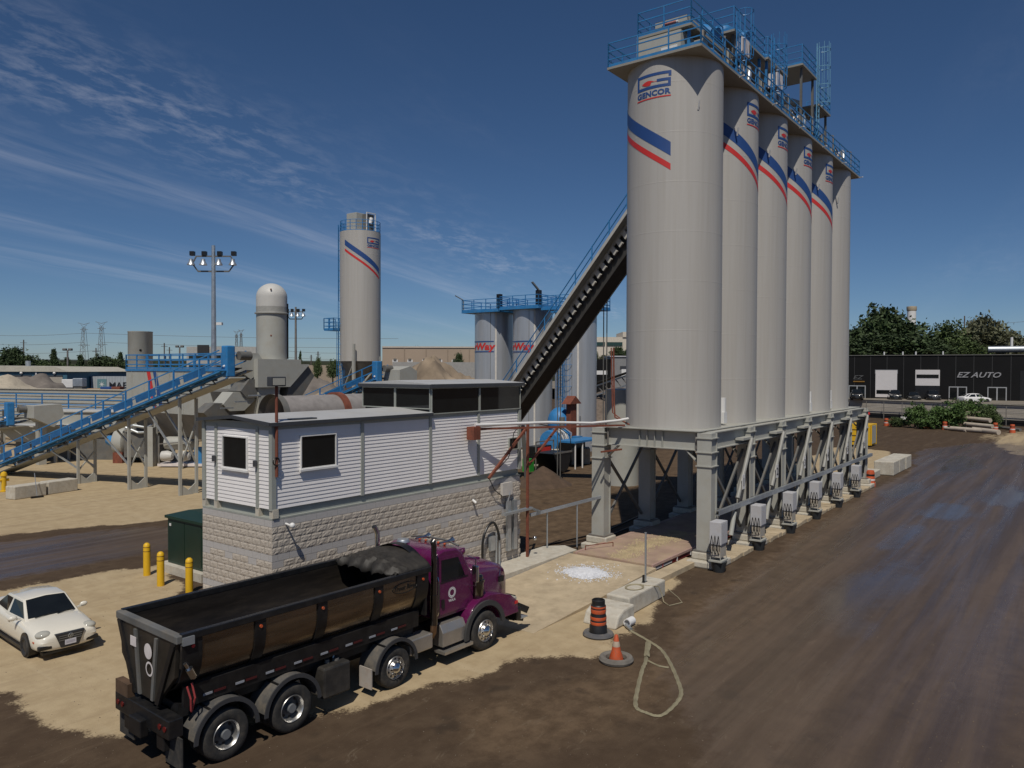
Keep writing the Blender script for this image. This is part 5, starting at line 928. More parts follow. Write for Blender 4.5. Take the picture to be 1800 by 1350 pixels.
cage(sp_.x, sp_.y-.4, 0, z5, blue_m, bigs, (0,0,0), .4, PHI(bs)); cage(rt.x*-2.12, rt.y*-2.12, z5+1, zt, blue_m, bigs, (0,0,0), .3, PHI(bs)+2.6); part('white_post', B().bar((rt.x*-.15-fh.x*2.6,rt.y*-.15-fh.y*2.6,0),(rt.x*-.15-fh.x*2.6,rt.y*-.15-fh.y*2.6,zat(605,78)),.22), grey_m, bigs)
# ------------------------------------------------------------------ dryer drum, domed stack and chute house
ds = at(478, 58); st = thing('exhaust_stack', 'domed grey exhaust stack above the chute house', 'exhaust stack', ds); z0, z1, z2 = zat(632,58), zat(553,58), zat(500,58)
part('shaft', B().lathe([(1.12,z0-1.2),(1.12,z1)], n=48), grey_m, st, True); part('collar', B().lathe([(1.12,z1-.05),(1.24,z1-.03),(1.24,z1+.05),(1.13,z1+.08),(1.13,z1+.5)], n=48), M('collar_grey', (.34,.335,.31), .5), st, True)
part('dome', B().lathe([(1.125,z1+.5)]+[(1.125*math.cos(t),z2-1.05+1.05*math.sin(t)) for t in np.linspace(0,1.56,12)], n=48), M('dome_pale', (.54,.53,.50), .5, var=.04), st, True); phs = PHI(ds)
for z in (z2-.55, z0+1.7): part('port', B().sph((1.1*math.cos(phs-.05),1.1*math.sin(phs-.05),z),.07,8,6), rust_m, st)
part('cable', B().tube([(1.15*math.cos(phs+1.4),1.15*math.sin(phs+1.4),z) for z in np.linspace(z0,z2-1.5,8)],.07), black_m, st)
part('duct', B(ds).box(ds.x-2.2,ds.y-1.4,z0-.4,ds.x+1.6,ds.y+1.0,z0-.05).prism([(ds.x-2.2,z0-.4),(ds.x+2.4,z0-.4),(ds.x+.6,z0-2.1),(ds.x-2.2,z0-2.1)],'y',ds.y-1.4,ds.y+.7), grey_m, st)
part('tower_box', B(ds).box(ds.x-2.0,ds.y-1.2,0,ds.x-.2,ds.y+.5,z0-2.1), grey_m, st); part('dark_chute', B(ds).prism([(ds.x+.6,z0-2.1),(ds.x+2.4,z0-.5),(ds.x+3.0,z0-1.3),(ds.x+.2,z0-5.0),(ds.x-.1,z0-5)],'y',ds.y-1.2,ds.y-.2), dgrey_m, st)
co_ = at(428, 56); chh = thing('chute_house', 'angular grey chutes stepping down below the conveyor head', 'chute', co_); zc = lambda y: zat(y,56)
part('head_hood', B(co_).prism([(co_.x-1.0,zc(624)),(co_.x+.6,zc(622)),(co_.x+1.2,zc(640)),(co_.x+.8,zc(655)),(co_.x+.0,zc(668)),(co_.x-.8,zc(655))],'y',co_.y-.9,co_.y+1.0), grey_m, chh)
part('down_chute', B(co_).prism([(co_.x-.6,zc(655)),(co_.x+.8,zc(655)),(co_.x+.8,zc(692)),(co_.x-.2,zc(690))],'y',co_.y-.7,co_.y+.6), dgrey_m, chh)
for k, (dx, y0, y1, s_) in enumerate(((.3,668,700,1.2),(-.9,690,722,1.3),(-2.2,708,735,1.4))): part('lower_chute', B(co_).prism([(co_.x+dx-s_,zc(y1-12)),(co_.x+dx-s_*.4,zc(y0)),(co_.x+dx+s_*.7,zc(y0)),(co_.x+dx+s_,zc(y0+14)),(co_.x+dx+s_*.3,zc(y1)),(co_.x+dx-s_*.6,zc(y1))],'y',co_.y-1.0+k*.15,co_.y+.5), grey_m if k % 2 else dgrey_m, chh)
part('big_hopper', B(co_).prism([(co_.x-1.2,zc(690)),(co_.x+2.6,zc(675)),(co_.x+2.2,zc(735)),(co_.x-.4,zc(748))],'y',co_.y+.6,co_.y+2.4), dgrey_m, chh)
for k in range(3): part('ledge', B(co_).bar((co_.x-2.6+k*1.1,co_.y-1.15,zc(716-k*10)),(co_.x-1.6+k*1.1,co_.y-1.15,zc(716-k*10)),.08,.1), galv_m, chh)
dr0 = at(508, 54); zd = zat(722,54); drm = thing('dryer_drum', 'large horizontal grey dryer drum behind the house roof', 'drum', dr0)
part('shell', B().lathe([(1.35,-1),(1.35,12)],(0,0,zd-.35),'x',48), M('drum_grey', (.27,.25,.24), .6, var=.15), drm, True)
for x in (4.2, 8.0): part('tyre_ring', B().lathe([(1.36,x-.28),(1.52,x-.26),(1.52,x+.26),(1.36,x+.28)],(0,0,zd-.35),'x',48), rust_m, drm, True)
for x in (.6, 10): part('cradle', B().box(x-.5,-1.5,0,x+.5,1.5,zd-1.3), dgrey_m, drm)
part('breech', B().lathe([(1.5,-1.5),(1.5,-1.0),(1.35,-.98)],(0,0,zd-.35),'x',36), dgrey_m, drm, True)
# ------------------------------------------------------------------ blue belt conveyors on the left
def belt(label, P, Q, W=1.3, legs=(), head=True, grp=None, rail_h=1.2, mesh_guard=True):
    P = Vector(P); Q = Vector(Q); o = Vector((P.x,P.y,0)); t = thing('belt_conveyor', label, 'conveyor', o, 0, grp); d = (Q-P).normalized(); s_ = -d.cross(Vector((0,0,1))).normalized(); L_ = (Q-P).length; U = d.cross(s_)
    for a in (-W/2, W/2): part('stringer', B(o).bar(P+s_*a-U*.12,Q+s_*a-U*.12,.08,.12), blue_m if a < 0 else grey_m, t)
    part('belt', B(o).bar(P+U*.16,Q+U*.16,W*.75,.05), belt_m, t); part('under_pan', B(o).bar(P-U*.45,Q-U*.45,W*.9,.08), grey_m, t)
    n = int(L_/1.1)
    for k in range(n): part('truss_web', B(o).bar(P+d*(k*1.1)-s_*W*.45-U*.1,P+d*(k*1.1+(1.1 if k % 2 else .0)+.3)-s_*W*.45-U*.5,.06), dgrey_m, t)
    for a in (-W/2-.62, W/2+.1):
        part('walkway', B(o).bar(P+s_*(a+.26),Q+s_*(a+.26),.55,.05), blue_m if a < 0 else steel_m, t)
        for k in range(int(L_/2.4)+1): p = P+s_*a+d*min(k*2.4,L_); part('post', B(o).bar(p,p+Vector((0,0,rail_h)),.09,.09), blue_m, t)
        for h in (.5, 1.0): part('rail', B(o).bar(P+s_*a+Vector((0,0,rail_h*h)),Q+s_*a+Vector((0,0,rail_h*h)),.06), blue_m, t)
        part('toe_board', B(o).bar(P+s_*a-U*.03,Q+s_*a-U*.03,.03,.13), blue_m, t)
    if mesh_guard:
        for k in range(int(L_/2.4)): part('guard_panel', B(o).bar(P-s_*(W/2-.12)+d*(k*2.4+.15)+U*.62,P-s_*(W/2-.12)+d*(k*2.4+2.2)+U*.62,.02,.46), M('guard_blue', (.018,.11,.27), .5, var=.2), t)
    for k in range(int(L_/1.2)): part('idler', B(o).bar(P+d*(k*1.2+.5)-s_*W*.46+U*.12,P+d*(k*1.2+.5)+s_*W*.46+U*.12,.16), white_m if k % 2 == 0 else dgrey_m, t)
    if head: part('drive_guard', B(o).prism([(-.35,0),(.35,0),(.45,1.9),(-.25,1.9)],'y',-.3,.3) if False else B(o).box(Q.x-.75,Q.y-.15,Q.z-.4,Q.x-.15,Q.y+.45,Q.z+1.5), blue_m, t, bevel=.08); part('drive_motor', B(o).cyl((Q.x+.1,Q.y-.1,Q.z+.9),(Q.x+.9,Q.y-.1,Q.z+.9),.28), dgrey_m, t, True); part('guard_spot', B(o).sph((Q.x-.76,Q.y+.1,Q.z+.25),.09,10,8), white_m, t)
    for f in legs:
        c = P.lerp(Q,f)-U*.5
        for a in (-.62, .62):
            ft = Vector((c.x+s_.x*a,c.y+s_.y*a,0)); part('leg', B(o).bar(ft,(ft.x,ft.y,c.z),.16), grey_m, t); part('foot_gusset', B(o).prism([(ft.x-.9*(1 if a > 0 else -1),0),(ft.x,0),(ft.x,.75)],'y',ft.y-.04,ft.y+.04), grey_m, t)
            part('leg_strut', B(o).bar((ft.x,ft.y,c.z*.35),tuple(P.lerp(Q,f-.12)+s_*a-U*.5),.10), galv_m, t)
        part('leg_cross', B(o).bar((c.x+s_.x*.62,c.y+s_.y*.62,c.z*.3),(c.x-s_.x*.62,c.y-s_.y*.62,c.z*.75),.08).bar((c.x-s_.x*.62,c.y-s_.y*.62,c.z*.3),(c.x+s_.x*.62,c.y+s_.y*.62,c.z*.75),.08), grey_m, t)
    return t
belt('long blue railed belt conveyor rising in front of the grey plant', (23.7,66.0,.5), (27.5,41.6,7.9), 1.35, (.40,.62,.82))
q3 = at(672, 63, zat(668,63)); belt('short blue railed conveyor rising behind the control house', (q3.x-1.4,q3.y+10,q3.z-3.6), q3, 1.3, (.5,))
q4 = at(28, 63, zat(742,63)); belt('small blue conveyor head at the left edge of the yard', (q4.x-1.0,q4.y+9,q4.z-1.2), q4, 1.3, (.6,))
h3 = q3+Vector((1.2,-.4,0)); hb_ = thing('transfer_hood', 'grey sheet hood at the top of the short conveyor', 'hood', (h3.x,h3.y,0)); part('hood', B().prism([(-.6,h3.z-1.4),(1.4,h3.z-1.4),(1.4,h3.z+.7),(.6,h3.z+1.1),(-.6,h3.z+.8)],'y',-1.0,.9), grey_m, hb_); part('leg', B().box(-.3,-.3,0,.3,.3,h3.z-1.4), grey_m, hb_)
h4 = q4+Vector((1.6,-.6,0)); hb4 = thing('transfer_hood', 'grey sheet hood beside the conveyor head at the left edge', 'hood', (h4.x,h4.y,0)); part('hood', B().prism([(-.9,h4.z+.2),(-.9,h4.z+1.2),(1.2,h4.z+1.3),(1.4,h4.z+.4),(.6,h4.z-.6)],'y',-1.0,.9), grey_m, hb4); part('leg', B().box(-.3,-.3,0,.3,.3,h4.z+.2), grey_m, hb4)
# ------------------------------------------------------------------ baghouse and feed bins
bg0 = at(222, 66); BZ = zat(650,66); bo_ = (bg0.x, bg0.y-16, 0); bh = thing('baghouse', 'long grey baghouse box with blue rails and two slanted stripes', 'baghouse', bo_)
x0, y0, y1 = bg0.x, bg0.y-16, bg0.y
part('housing', B(bo_).box(x0,y0,4.4,x0+3.6,y1,BZ), grey_m, bh); part('hopper', B(bo_).prism([(x0,4.39),(x0+3.6,4.39),(x0+2.2,2.3),(x0+1.4,2.3)],'y',y0+.2,y1-.2), M('hopper_shade', (.20,.19,.175), .7), bh)
for k in range(5):
    for dx in (.2, 3.3): part('leg', B(bo_).box(x0+dx,y0+.3+k*3.8,0,x0+dx+.22,y0+.52+k*3.8,4.38), grey_m, bh)
for k in range(8): part('panel_seam', B(bo_).box(x0-.03,y0+1+k*2,4.4,x0-.002,y0+1.06+k*2,BZ), grey_m, bh)
railing(bh, bo_, (x0,y0,BZ), (x0,y1,BZ), 1.2, 9, t=.09); railing(bh, bo_, (x0+3.5,y0,BZ), (x0+3.5,y1,BZ), 1.2, 7, t=.09); railing(bh, bo_, (x0,y1,BZ), (x0+3.5,y1,BZ), 1.2, 2, t=.09); part('roof_edge', B(bo_).box(x0-.06,y0-.06,BZ-.2,x0-.031,y1+.06,BZ-.02), blue_m, bh)
ys_ = y1-3.4
for dy, mt in ((0, red_m), (-1.0, navy_m)): part('stripe', B(bo_).prism([(ys_+dy,BZ-.25),(ys_+dy-.55,BZ-.25),(ys_+dy-1.6,4.6),(ys_+dy-1.05,4.6)],'x',x0-.02,x0-.006), mt, bh)
tk2 = at(247, 76); t_ = thing('vent_drum', 'short grey cylinder rising behind the baghouse rails', 'tank', tk2); part('shell', B().lathe([(1.12,0),(1.12,zat(587,76)),(1.14,zat(586.5,76)),(1.14,zat(585,76)),(.01,zat(585,76))], n=40), grey_m, t_, True); part('port', B().sph((1.1*math.cos(PHI(tk2)),1.1*math.sin(PHI(tk2)),zat(618,76)),.12,8,6), black_m, t_)
wa, wb = at(-60, 92), at(222, 84); wl_ = thing('bin_wall', 'long grey corrugated bin wall behind the blue walkway', 'wall', wa); dv = (wb-wa); n = 14
part('wall', B(wa).bar(wa+Vector((0,0,2.8)),wb+Vector((0,0,2.8)),.2,5.6), grey_m, wl_)
for k in range(n): z = .5+k*.37; part('corrugation', B(wa).bar(wa+Vector((0,0,z))-fh*.14,wb+Vector((0,0,z))-fh*.14,.06,.2), grey_m, wl_)
part('cap', B(wa).bar(wa+Vector((0,0,5.65)),wb+Vector((0,0,5.65)),.5,.1), conc_m, wl_)
wa, wb = at(-60, 79), at(216, 74); wk = thing('collecting_conveyor', 'level conveyor with blue railed walkway before the bin wall', 'conveyor', wa); zq = zat(722,76)
part('walkway', B(wa).bar(wa+Vector((0,0,zq)),wb+Vector((0,0,zq)),1.2,.15), grey_m, wk); railing(wk, wa, wa+Vector((0,0,zq)), wb+Vector((0,0,zq)), 1.55, 6, t=.10); part('truss', B(wa).bar(wa+Vector((0,0,zq-.9)),wb+Vector((0,0,zq-.9)),.3,.12), dgrey_m, wk)
for k in range(12): p = wa.lerp(wb,k/12); q = wa.lerp(wb,(k+.7)/12); part('truss_web', B(wa).bar(p+Vector((0,0,zq-.9)),q+Vector((0,0,zq)),.08), dgrey_m, wk)
for k in range(5): p = wa.lerp(wb,k/4); part('leg', B(wa).bar(p,p+Vector((0,0,zq)),.2), grey_m, wk)
for k, (px, D, w_, y0_, y1_) in enumerate(((150,68,7.5,726,760),(60,66,5.5,752,778))):
    c = at(px, D); hz_ = thing('feed_bin', ['wide grey sheet feed bin under the level conveyor','lower grey feed hopper left of the long conveyor foot'][k], 'hopper', c, math.atan2(rt.y,rt.x)); za, zb_ = zat(y0_,D), zat(y1_,D)
    part('front', B().prism([(-w_/2,za),(w_/2,za),(w_/2-1.2,zb_),(-w_/2+1.6,zb_)],'y',-.9,1.4), grey_m, hz_); part('rim', B().box(-w_/2-.1,-1.05,za,w_/2+.1,1.5,za+.12), M('dome_pale',(.5,.5,.5)), hz_); part('mouth', B().box(-w_/2+1.6,-.7,zb_-.5,w_/2-1.2,1.2,zb_-.01), dgrey_m, hz_)
    for x in (-w_/2+.5,w_/2-.5): part('leg', B().box(x-.1,-.9,0,x+.1,-.7,zb_), grey_m, hz_); part('leg', B().box(x-.1,1.1,0,x+.1,1.3,zb_), grey_m, hz_)
# skid with small tanks, pumps and a burner under the plant
sk = at(318, 63); skd = thing('pump_skid', 'skid of grey tanks and pumps under the baghouse', 'pump skid', sk, math.atan2(rt.y,rt.x))
part('base', B().box(-1.6,-.8,.1,2.6,.8,.3), wh, skd); part('air_tank', B().lathe([(.01,-1.4),(.5,-1.25),(.55,-1.0),(.55,1.0),(.5,1.25),(.01,1.4)],(0,0,1.9),'x',20), grey_m, skd, True)
for x in (-.9,.5): part('pump', B().lathe([(.01,-.5),(.4,-.45),(.45,0),(.3,.4),(.01,.5)],(x,-.5,.9),'x',18), M('dome_pale',(.5,.5,.5)), skd, True)
part('valve', B().box(1.3,-.6,.3,1.9,.2,1.6), blue_m, skd); part('column', B().box(-2.9,-.3,0,-2.2,.3,3.2), grey_m, skd); part('frame', B().bar((-1.5,-.7,.3),(-1.5,-.7,1.9),.1).bar((2.4,-.7,.3),(2.4,-.7,2.2),.1).bar((-1.5,-.7,1.9),(2.4,-.7,2.2),.08), steel_m, skd)
bn = at(215, 66); bnr = thing('burner', 'round grey burner fan with a blue cone under the conveyor', 'burner', bn, math.atan2(rt.y,rt.x)); part('fan', B().lathe([(.01,-.5),(1.1,-.45),(1.25,-.2),(1.25,.4),(1.0,.6),(.01,.62)],(0,0,1.7),'x',26), grey_m, bnr, True); part('cone', B().cyl((-.5,0,1.7),(-1.3,0,1.9),.6,.35,18), blue_m, bnr, True); part('motor', B().box(-.3,-1.1,0,.5,-.5,.9), rust_m, bnr); part('casing', B().box(.6,-1.0,.5,3.6,1.0,2.6), dgrey_m, bnr); part('pipes', B().tube([(.8,-1.1,2.8),(1.5,-1.2,3.2),(2.6,-1.1,3.0),(3.4,-1.1,3.4)],.12).tube([(.4,-1.1,3.2),(1.9,-1.2,2.6),(3.8,-1.1,2.7)],.10), galv_m, bnr)
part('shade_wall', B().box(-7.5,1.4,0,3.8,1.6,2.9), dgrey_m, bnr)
# left blocks, hydrant, shovel
for k, (x, y, lb) in enumerate(((20.1,52.7,'concrete block at the left edge with a shovel leaning on it'),(22.2,53.2,'concrete block beside the other one left of the conveyor legs'))):
    c_ = single('concrete_block', B().box(-1.0,-.45,0,1.0,.45,.8), conc_m, lb, 'concrete block', bevel=.05); c_.location = (x,y,0); c_.rotation_euler = (0,0,R(12))
c_ = thing('shovel', 'dark shovel leaning on the left concrete block', 'shovel', (20.4,51.9,0)); part('handle', B().cyl((0,0,.1),(.0,.35,1.5),.02), galv_m, c_); part('blade', B().box(-.35,-.08,0,.35,.05,.12), black_m, c_)
c_ = thing('hydrant', 'yellow hydrant at the left edge of the yard', 'hydrant', at(5,49.8)); part('body', B().lathe([(.22,0),(.22,.08),(.15,.1),(.15,1.0),(.2,1.02),(.2,1.1),(.15,1.25),(.001,1.32)], n=18), yellow_m, c_, True); part('cap', B().cyl((-.3,0,.75),(.3,0,.75),.09), yellow_m, c_, True)
# ------------------------------------------------------------------ light poles
RZ = math.atan2(rt.y, rt.x)
def lightpole(label, px, D, ytop, w_, r_, lamps=True):
    c = at(px, D); H_ = zat(ytop, D); t = thing('light_pole', label, 'light pole', c, RZ); part('pole', B().cyl((0,0,0),(0,0,H_),r_,r_*.55,14), galv_m if lamps else steel_m, t, True)
    h0, h1 = H_-.35*w_/2-.3, H_-.75*w_/2-.9
    part('cross_arm', B().bar((-w_/2*.8,0,h0),(w_/2*.8,0,h0),.12), dgrey_m, t); part('cross_arm', B().bar((-w_/2*.72,0,h1),(w_/2*.72,0,h1),.14), dgrey_m, t)
    for s_ in (-1,1): part('side_arm', B().bar((s_*w_/2*.8,0,h0),(s_*w_/2*.98,0,(h0+h1)/2),.1).bar((s_*w_/2*.98,0,(h0+h1)/2),(s_*w_/2*.72,0,h1),.1), dgrey_m, t)
    for x in (-.98,-.42,.3,.95): part('lamp', B().lathe([(.01,.35),(.18,.3),(.2,.1),(.38,-.25),(.33,-.25),(.01,-.2)],(x*w_/2,-.3,(h0+h1)/2+.1),'z',12), galv_m, t, True); part('ballast', B().box(x*w_/2-.2,-.2,h0+.05,x*w_/2+.2,.2,h0+.45), black_m, t)
    if lamps: part('camera', B().box(.3,-.2,H_*.62,.8,.2,H_*.62+.25), white_m, t)
lightpole('tall light pole with a ring of flood lamps left of the domed stack', 376, 72, 434, 4.0, .30); lightpole('slim light pole with cross arms between dome and lone silo', 520, 120, 541, 2.6, .25, False)
# ------------------------------------------------------------------ right side: retaining wall, terrace, dark workshop
a, b = at(1470, 137), at(1860, 108); wv = (b-a).normalized(); wn = Vector((wv.y,-wv.x,0)); 
if wn.dot(fh) > 0: wn = -wn
struct('terrace', B().add([tuple(a+Vector((0,0,2.9))),tuple(b+Vector((0,0,3.2))),tuple(b-wn*90+wv*60+Vector((0,0,3.2))),tuple(a-wn*90-wv*200+Vector((0,0,2.9))),tuple(a-wv*200+Vector((0,0,2.9)))],[(0,1,2,3,4)]), M('terrace_ground',(.22,.19,.15),.9,var=.2,scale=.1))
rw = thing('retaining_wall', 'long retaining wall of weathered grey planks at the right', 'wall', a, math.atan2(wv.y,wv.x)); Lw = (b-a).length
pk = M('weathered_plank',(.47,.425,.36),.85,var=.25,scale=1.2,stretch=(.25,2,3)); s_ = 1 if Vector((-wv.y,wv.x,0)).dot(wn) > 0 else -1
for k in range(11):
    for j in range(4): part('plank', B().box(j*Lw/4+.03,s_*.0-.06,.5+k*.232,(j+1)*Lw/4-.03,s_*.0+.06+.03*((k+j) % 2),.5+k*.232+.214), pk, rw)
part('backing', B().box(0,-s_*.35,0,Lw,-s_*.10,2.95), M('wall_dark',(.04,.04,.04),.9), rw); part('silt_fence', B().box(0,s_*.15-.02,0,Lw,s_*.15+.02,.85), black_m, rw); part('cap', B().box(0,-.3,3.06,Lw,.3,3.12), conc_m, rw)
fc = thing('chain_fence', 'dark wire fence posts and rails standing along the plank wall', 'fence', a+wn*.8, math.atan2(wv.y,wv.x))
for k in range(12): part('post', B().cyl((k*Lw/11,0,0),(k*Lw/11,0,2.9),.06), steel_m, fc)
for z in (1.9,2.85): part('rail', B().bar((0,0,z),(Lw,0,z),.05), steel_m, fc)
a2, b2 = at(1420, 141), at(1880, 122); bv = (b2-a2).normalized(); ang = math.atan2(bv.y,bv.x); LB = (b2-a2).length; ws = thing('workshop', 'long dark workshop with white overhead doors behind the plank wall', 'building', a2+Vector((0,0,2.9)), ang)
nb_ = Vector((-bv.y,bv.x,0)); sg = -1 if nb_.dot(fh) > 0 else 1       # local y that faces the camera
def X(px): k_ = (px-900)/FPX; return (k_*a2.dot(fh)-a2.dot(rt))/(bv.dot(rt)-k_*bv.dot(fh))
dk = M('charcoal_cladding',(.007,.007,.0075),.7,var=.15,scale=.5,spec=.2); HB = 7.75
part('wall', B().box(0,-sg*.0-(18 if sg > 0 else 0),0,LB,(18 if sg < 0 else 0),HB), dk, ws)
for k in range(16): part('panel_joint', B().box(k*LB/15-.04,sg*.005,0,k*LB/15+.04,sg*.03,HB), M('joint_grey',(.04,.04,.04)), ws)
part('parapet', B().box(-.1,sg*.0-.15,HB,LB+.1,sg*.0+.15,HB+.12), dgrey_m, ws)
def rect(nm, p0, p1, z0, z1, mt, d=.05, par=ws): return part(nm, B().box(X(p0),min(sg*.035,sg*(d+.035)),z0,X(p1),max(sg*.035,sg*(d+.035)),z1), mt, par)
pw = M('door_white',(.66,.63,.62),.5,var=.03)
d1 = rect('overhead_door',1539,1577,.5,5.2,pw); part('window_strip', B().box(X(1541),sg*.10,1.1,X(1575),sg*.13,1.75), glass_m, d1); part('header', B().box(X(1538),sg*.04,4.6,X(1578),sg*.09+.02,5.3), M('header_grey',(.22,.23,.25)), d1)
d2 = rect('overhead_door',1609,1652,2.6,5.3,pw); part('window_strip', B().box(X(1611),sg*.10,3.9,X(1650),sg*.13,4.5), glass_m, d2); rect('door_opening',1609,1652,0,2.6,black_m,.02)
for p0, p1 in ((1668,1700),(1736,1770),(1492,1522)):
    f_ = rect('shop_door',p0,p1,0,2.5,M('frame_pale',(.34,.35,.36))); m0 = (X(p0)+X(p1))/2; part('pane', B().box(X(p0)+.15,sg*.09,.15,m0-.1,sg*.12,2.35).box(m0+.1,sg*.09,.15,X(p1)-.15,sg*.12,2.35), glass_m, f_)
rect('bay_opening',1793,1850,.2,5.2,black_m,.02)
sx = B(); text_on(sx,'EZ AUTO',1.25,(X(1719),sg*.12,zat(661,127)-2.9),(1,0,0) if bv.dot(rt) > 0 else (-1,0,0),(0,0,1),shear=.35,bold=.02,sx=1.18); part('sign_letters', sx, M('sign_silver',(.30,.30,.31),.4), ws)
sx = B(); text_on(sx,'EZ',1.0,(X(1507),sg*.12,3.6),(1,0,0),(0,0,1),shear=.35,bold=.01,sx=1.3); part('sign_letters', sx, M('sign_dim',(.10,.10,.10)), ws); part('sign_bar', B().box(X(1500),sg*.1,3.1,X(1520),sg*.12,3.3), M('sign_gold',(.25,.13,.02)), ws)
part('roof_duct', B().cyl((X(1738),-sg*3,HB+1.0),(X(1860),-sg*3,HB+1.0),.55,n=18), galv_m, ws, True); part('vent_pipe', B().cyl((X(1780),-sg*3,HB+.5),(X(1780),-sg*3,HB+3.0),.2), white_m, ws)
for px in (1553,1586,1609,1657): part('roof_vent', B().cyl((X(px),-sg*1,HB),(X(px),-sg*1,HB+.7),.12), white_m, ws)
blackcar = M('black_car',(.012,.012,.013),.2,coat=.8)
for px, D, kind, lb, mt, rz in ((1573,131,'suv','black wagon parked nearest the closed white overhead door',blackcar,1.2),(1606,130,'sedan','dark low car parked between the two overhead doors',blackcar,1.2),(1640,129,'suv','black wagon parked at the half open workshop bay',blackcar,1.2),(1713,121,'sedan','white sedan parked before the workshop under the sign',white_m,3.3),(1506,134,'suv','dark wagon parked at the left end of the workshop',blackcar,1.2)):
    make_car(lb, mt, at(px,D,2.95), RZ+rz+math.pi, 1.08, kind, 'cars parked at the dark workshop', False)
# small grey building left of the workshop, seen between silver tank and silo
sb_ = at(1062, 150); t_ = thing('grey_shed', 'small grey and charcoal shed behind the gravel stockpile', 'building', sb_, RZ); part('wall', B().box(-3.5,0,0,1.2,10,zat(631,150)), dk, t_); part('grey_wall', B().box(1.25,-.5,0,14,10,zat(627,150)), M('mid_grey',(.24,.24,.24)), t_); part('roof_edge', B().box(1.0,-.7,zat(627,150)+.01,14,10,zat(625,150)), M('pale_grey',(.5,.5,.52)), t_)
part('overhead_door', B().box(-3.0,-.06,zat(658,150),.6,-.01,zat(651,150)), white_m, t_); part('overhead_door', B().box(3.3,-.56,zat(662,150),12,-.51,zat(648,150)), white_m, t_); part('door_header', B().box(3.0,-.60,zat(648,150)+.01,12,-.51,zat(643,150)), dtrim_m, t_)
s2 = at(1070, 88, 0); p1_ = at(1030,92,zat(684,92)); p2_ = at(1115,86,zat(655,86)); t_ = thing('truss_conveyor', 'dark lattice conveyor crossing before the grey shed', 'conveyor', (p1_.x,p1_.y,0)); pb = B((p1_.x,p1_.y,0))
for dz in (0,-1.1): part('chord', B((p1_.x,p1_.y,0)).bar(p1_+Vector((0,0,dz)),p2_+Vector((0,0,dz)),.15), galv_m, t_)
for k in range(8): part('truss_web', B((p1_.x,p1_.y,0)).bar(p1_.lerp(p2_,k/8),p1_.lerp(p2_,(k+1)/8)-Vector((0,0,1.1)),.1), steel_m, t_)
part('belt', B((p1_.x,p1_.y,0)).bar(p1_+Vector((0,0,.3)),p2_+Vector((0,0,.3)),.8,.1), belt_m, t_); part('leg', B((p1_.x,p1_.y,0)).bar((p1_.x,p1_.y,0),p1_,.2).bar((p2_.x,p2_.y,0),p2_,.2), steel_m, t_)
# yellow container, blocks, drums and pipes on the right
yo = (88.5, 19.0, 0); yc = thing('yellow_container', 'yellow steel container standing past the end of the silos', 'container', yo)
part('body', B().box(-1.6,-.7,.15,1.4,1.8,2.35), yellow_m, yc, bevel=.03)
for k in range(3): part('slot', B().box(-1.63,-.5,.5+k*.62,-1.601,1.5,.58+k*.62), M('slot_dark',(.10,.06,.01)), yc)
part('door', B().box(-.9,-.74,.3,1.0,-.701,2.2), M('panel_pale',(.38,.38,.34)), yc); [part('door_frame', B().box(x,-.76,.15,x+.2,-.70,2.35), yellow_m, yc) for x in (1.05,-1.2)]
for y in (-.5,1.4): part('skid', B().box(-1.5,y,0,1.3,y+.2,.15), black_m, yc)
for k, (x, y, lb) in enumerate(((65.4,12.55,'nearest big concrete block past the silo row'),(67.8,12.55,'middle big concrete block past the silo row'),(70.2,12.5,'farthest big concrete block past the silo row'),(62.3,13.3,'low concrete slab between silo end and the big blocks'))):
    c_ = single('concrete_block', B().box(-1.1,-.7,0,1.1,.7,1.05 if k < 3 else .55), conc_m, lb, 'concrete block', bevel=.06); c_.location = (x,y,0)
drum0 = None
for k, (x, y, lb) in enumerate(((57.6,12.1,'orange drum beside the last silo footing'),)+tuple((at(px,D).x,at(px,D).y,lb) for px,D,lb in ((1559,112,'orange drum left end of the weeds'),(1570,111,'orange drum second from the left at the weeds'),(1621,108,'orange drum third along the weeds'),(1632,108,'orange drum fourth along the weeds'),(1662,105,'orange drum next to the pipe stack'),(1751,103,'orange drum behind the right end of the pipes'),(1781,100,'orange drum near the right picture edge')))):
    if drum0 is None:
        drum0 = thing('traffic_barrel', lb, 'traffic barrel', (x,y,0), 0, 'orange drums on the right'); part('drum', B().lathe([(.001,0),(.36,0),(.34,.3),(.31,.32),(.31,.62),(.28,.64),(.28,.95),(.25,1.1),(.001,1.12)], n=18), orange_m, drum0, True)
        for z, r_ in ((.4,.312),(.72,.282)): part('band', B().lathe([(r_,z),(r_+.004,z+.01),(r_+.004,z+.12),(r_,z+.13)], n=18), black_m if z > .5 else wh, drum0)
    else: dup(drum0, (x,y,0), label=lb)
pc = at(1710, 103); t_ = None
for k, (px0, px1, D, z, r_, lb) in enumerate(((1672,1735,101,.3,.28,'long pale pipe lowest at the left of the stack'),(1712,1757,99,.3,.33,'thick pale pipe lying in front of the stack'),(1697,1746,103,.75,.27,'pale pipe in the middle of the stack'),(1698,1742,105,1.4,.30,'pale pipe on top of the stack'),(1660,1700,103,.18,.18,'thin pale pipe at the left end of the stack'),(1755,1795,104,.25,.2,'short dark pipe at the right end of the stack'))):
    p, q = at(px0,D+2), at(px1,D-2); single('concrete_pipe', B().cyl((p.x,p.y,z+.05),(q.x,q.y,z),r_,n=16), M('pale_pipe',(.45,.385,.31),.8,var=.12) if k < 5 else dgrey_m, lb, 'pipe', True, 0, 'pipes stacked by the weeds')
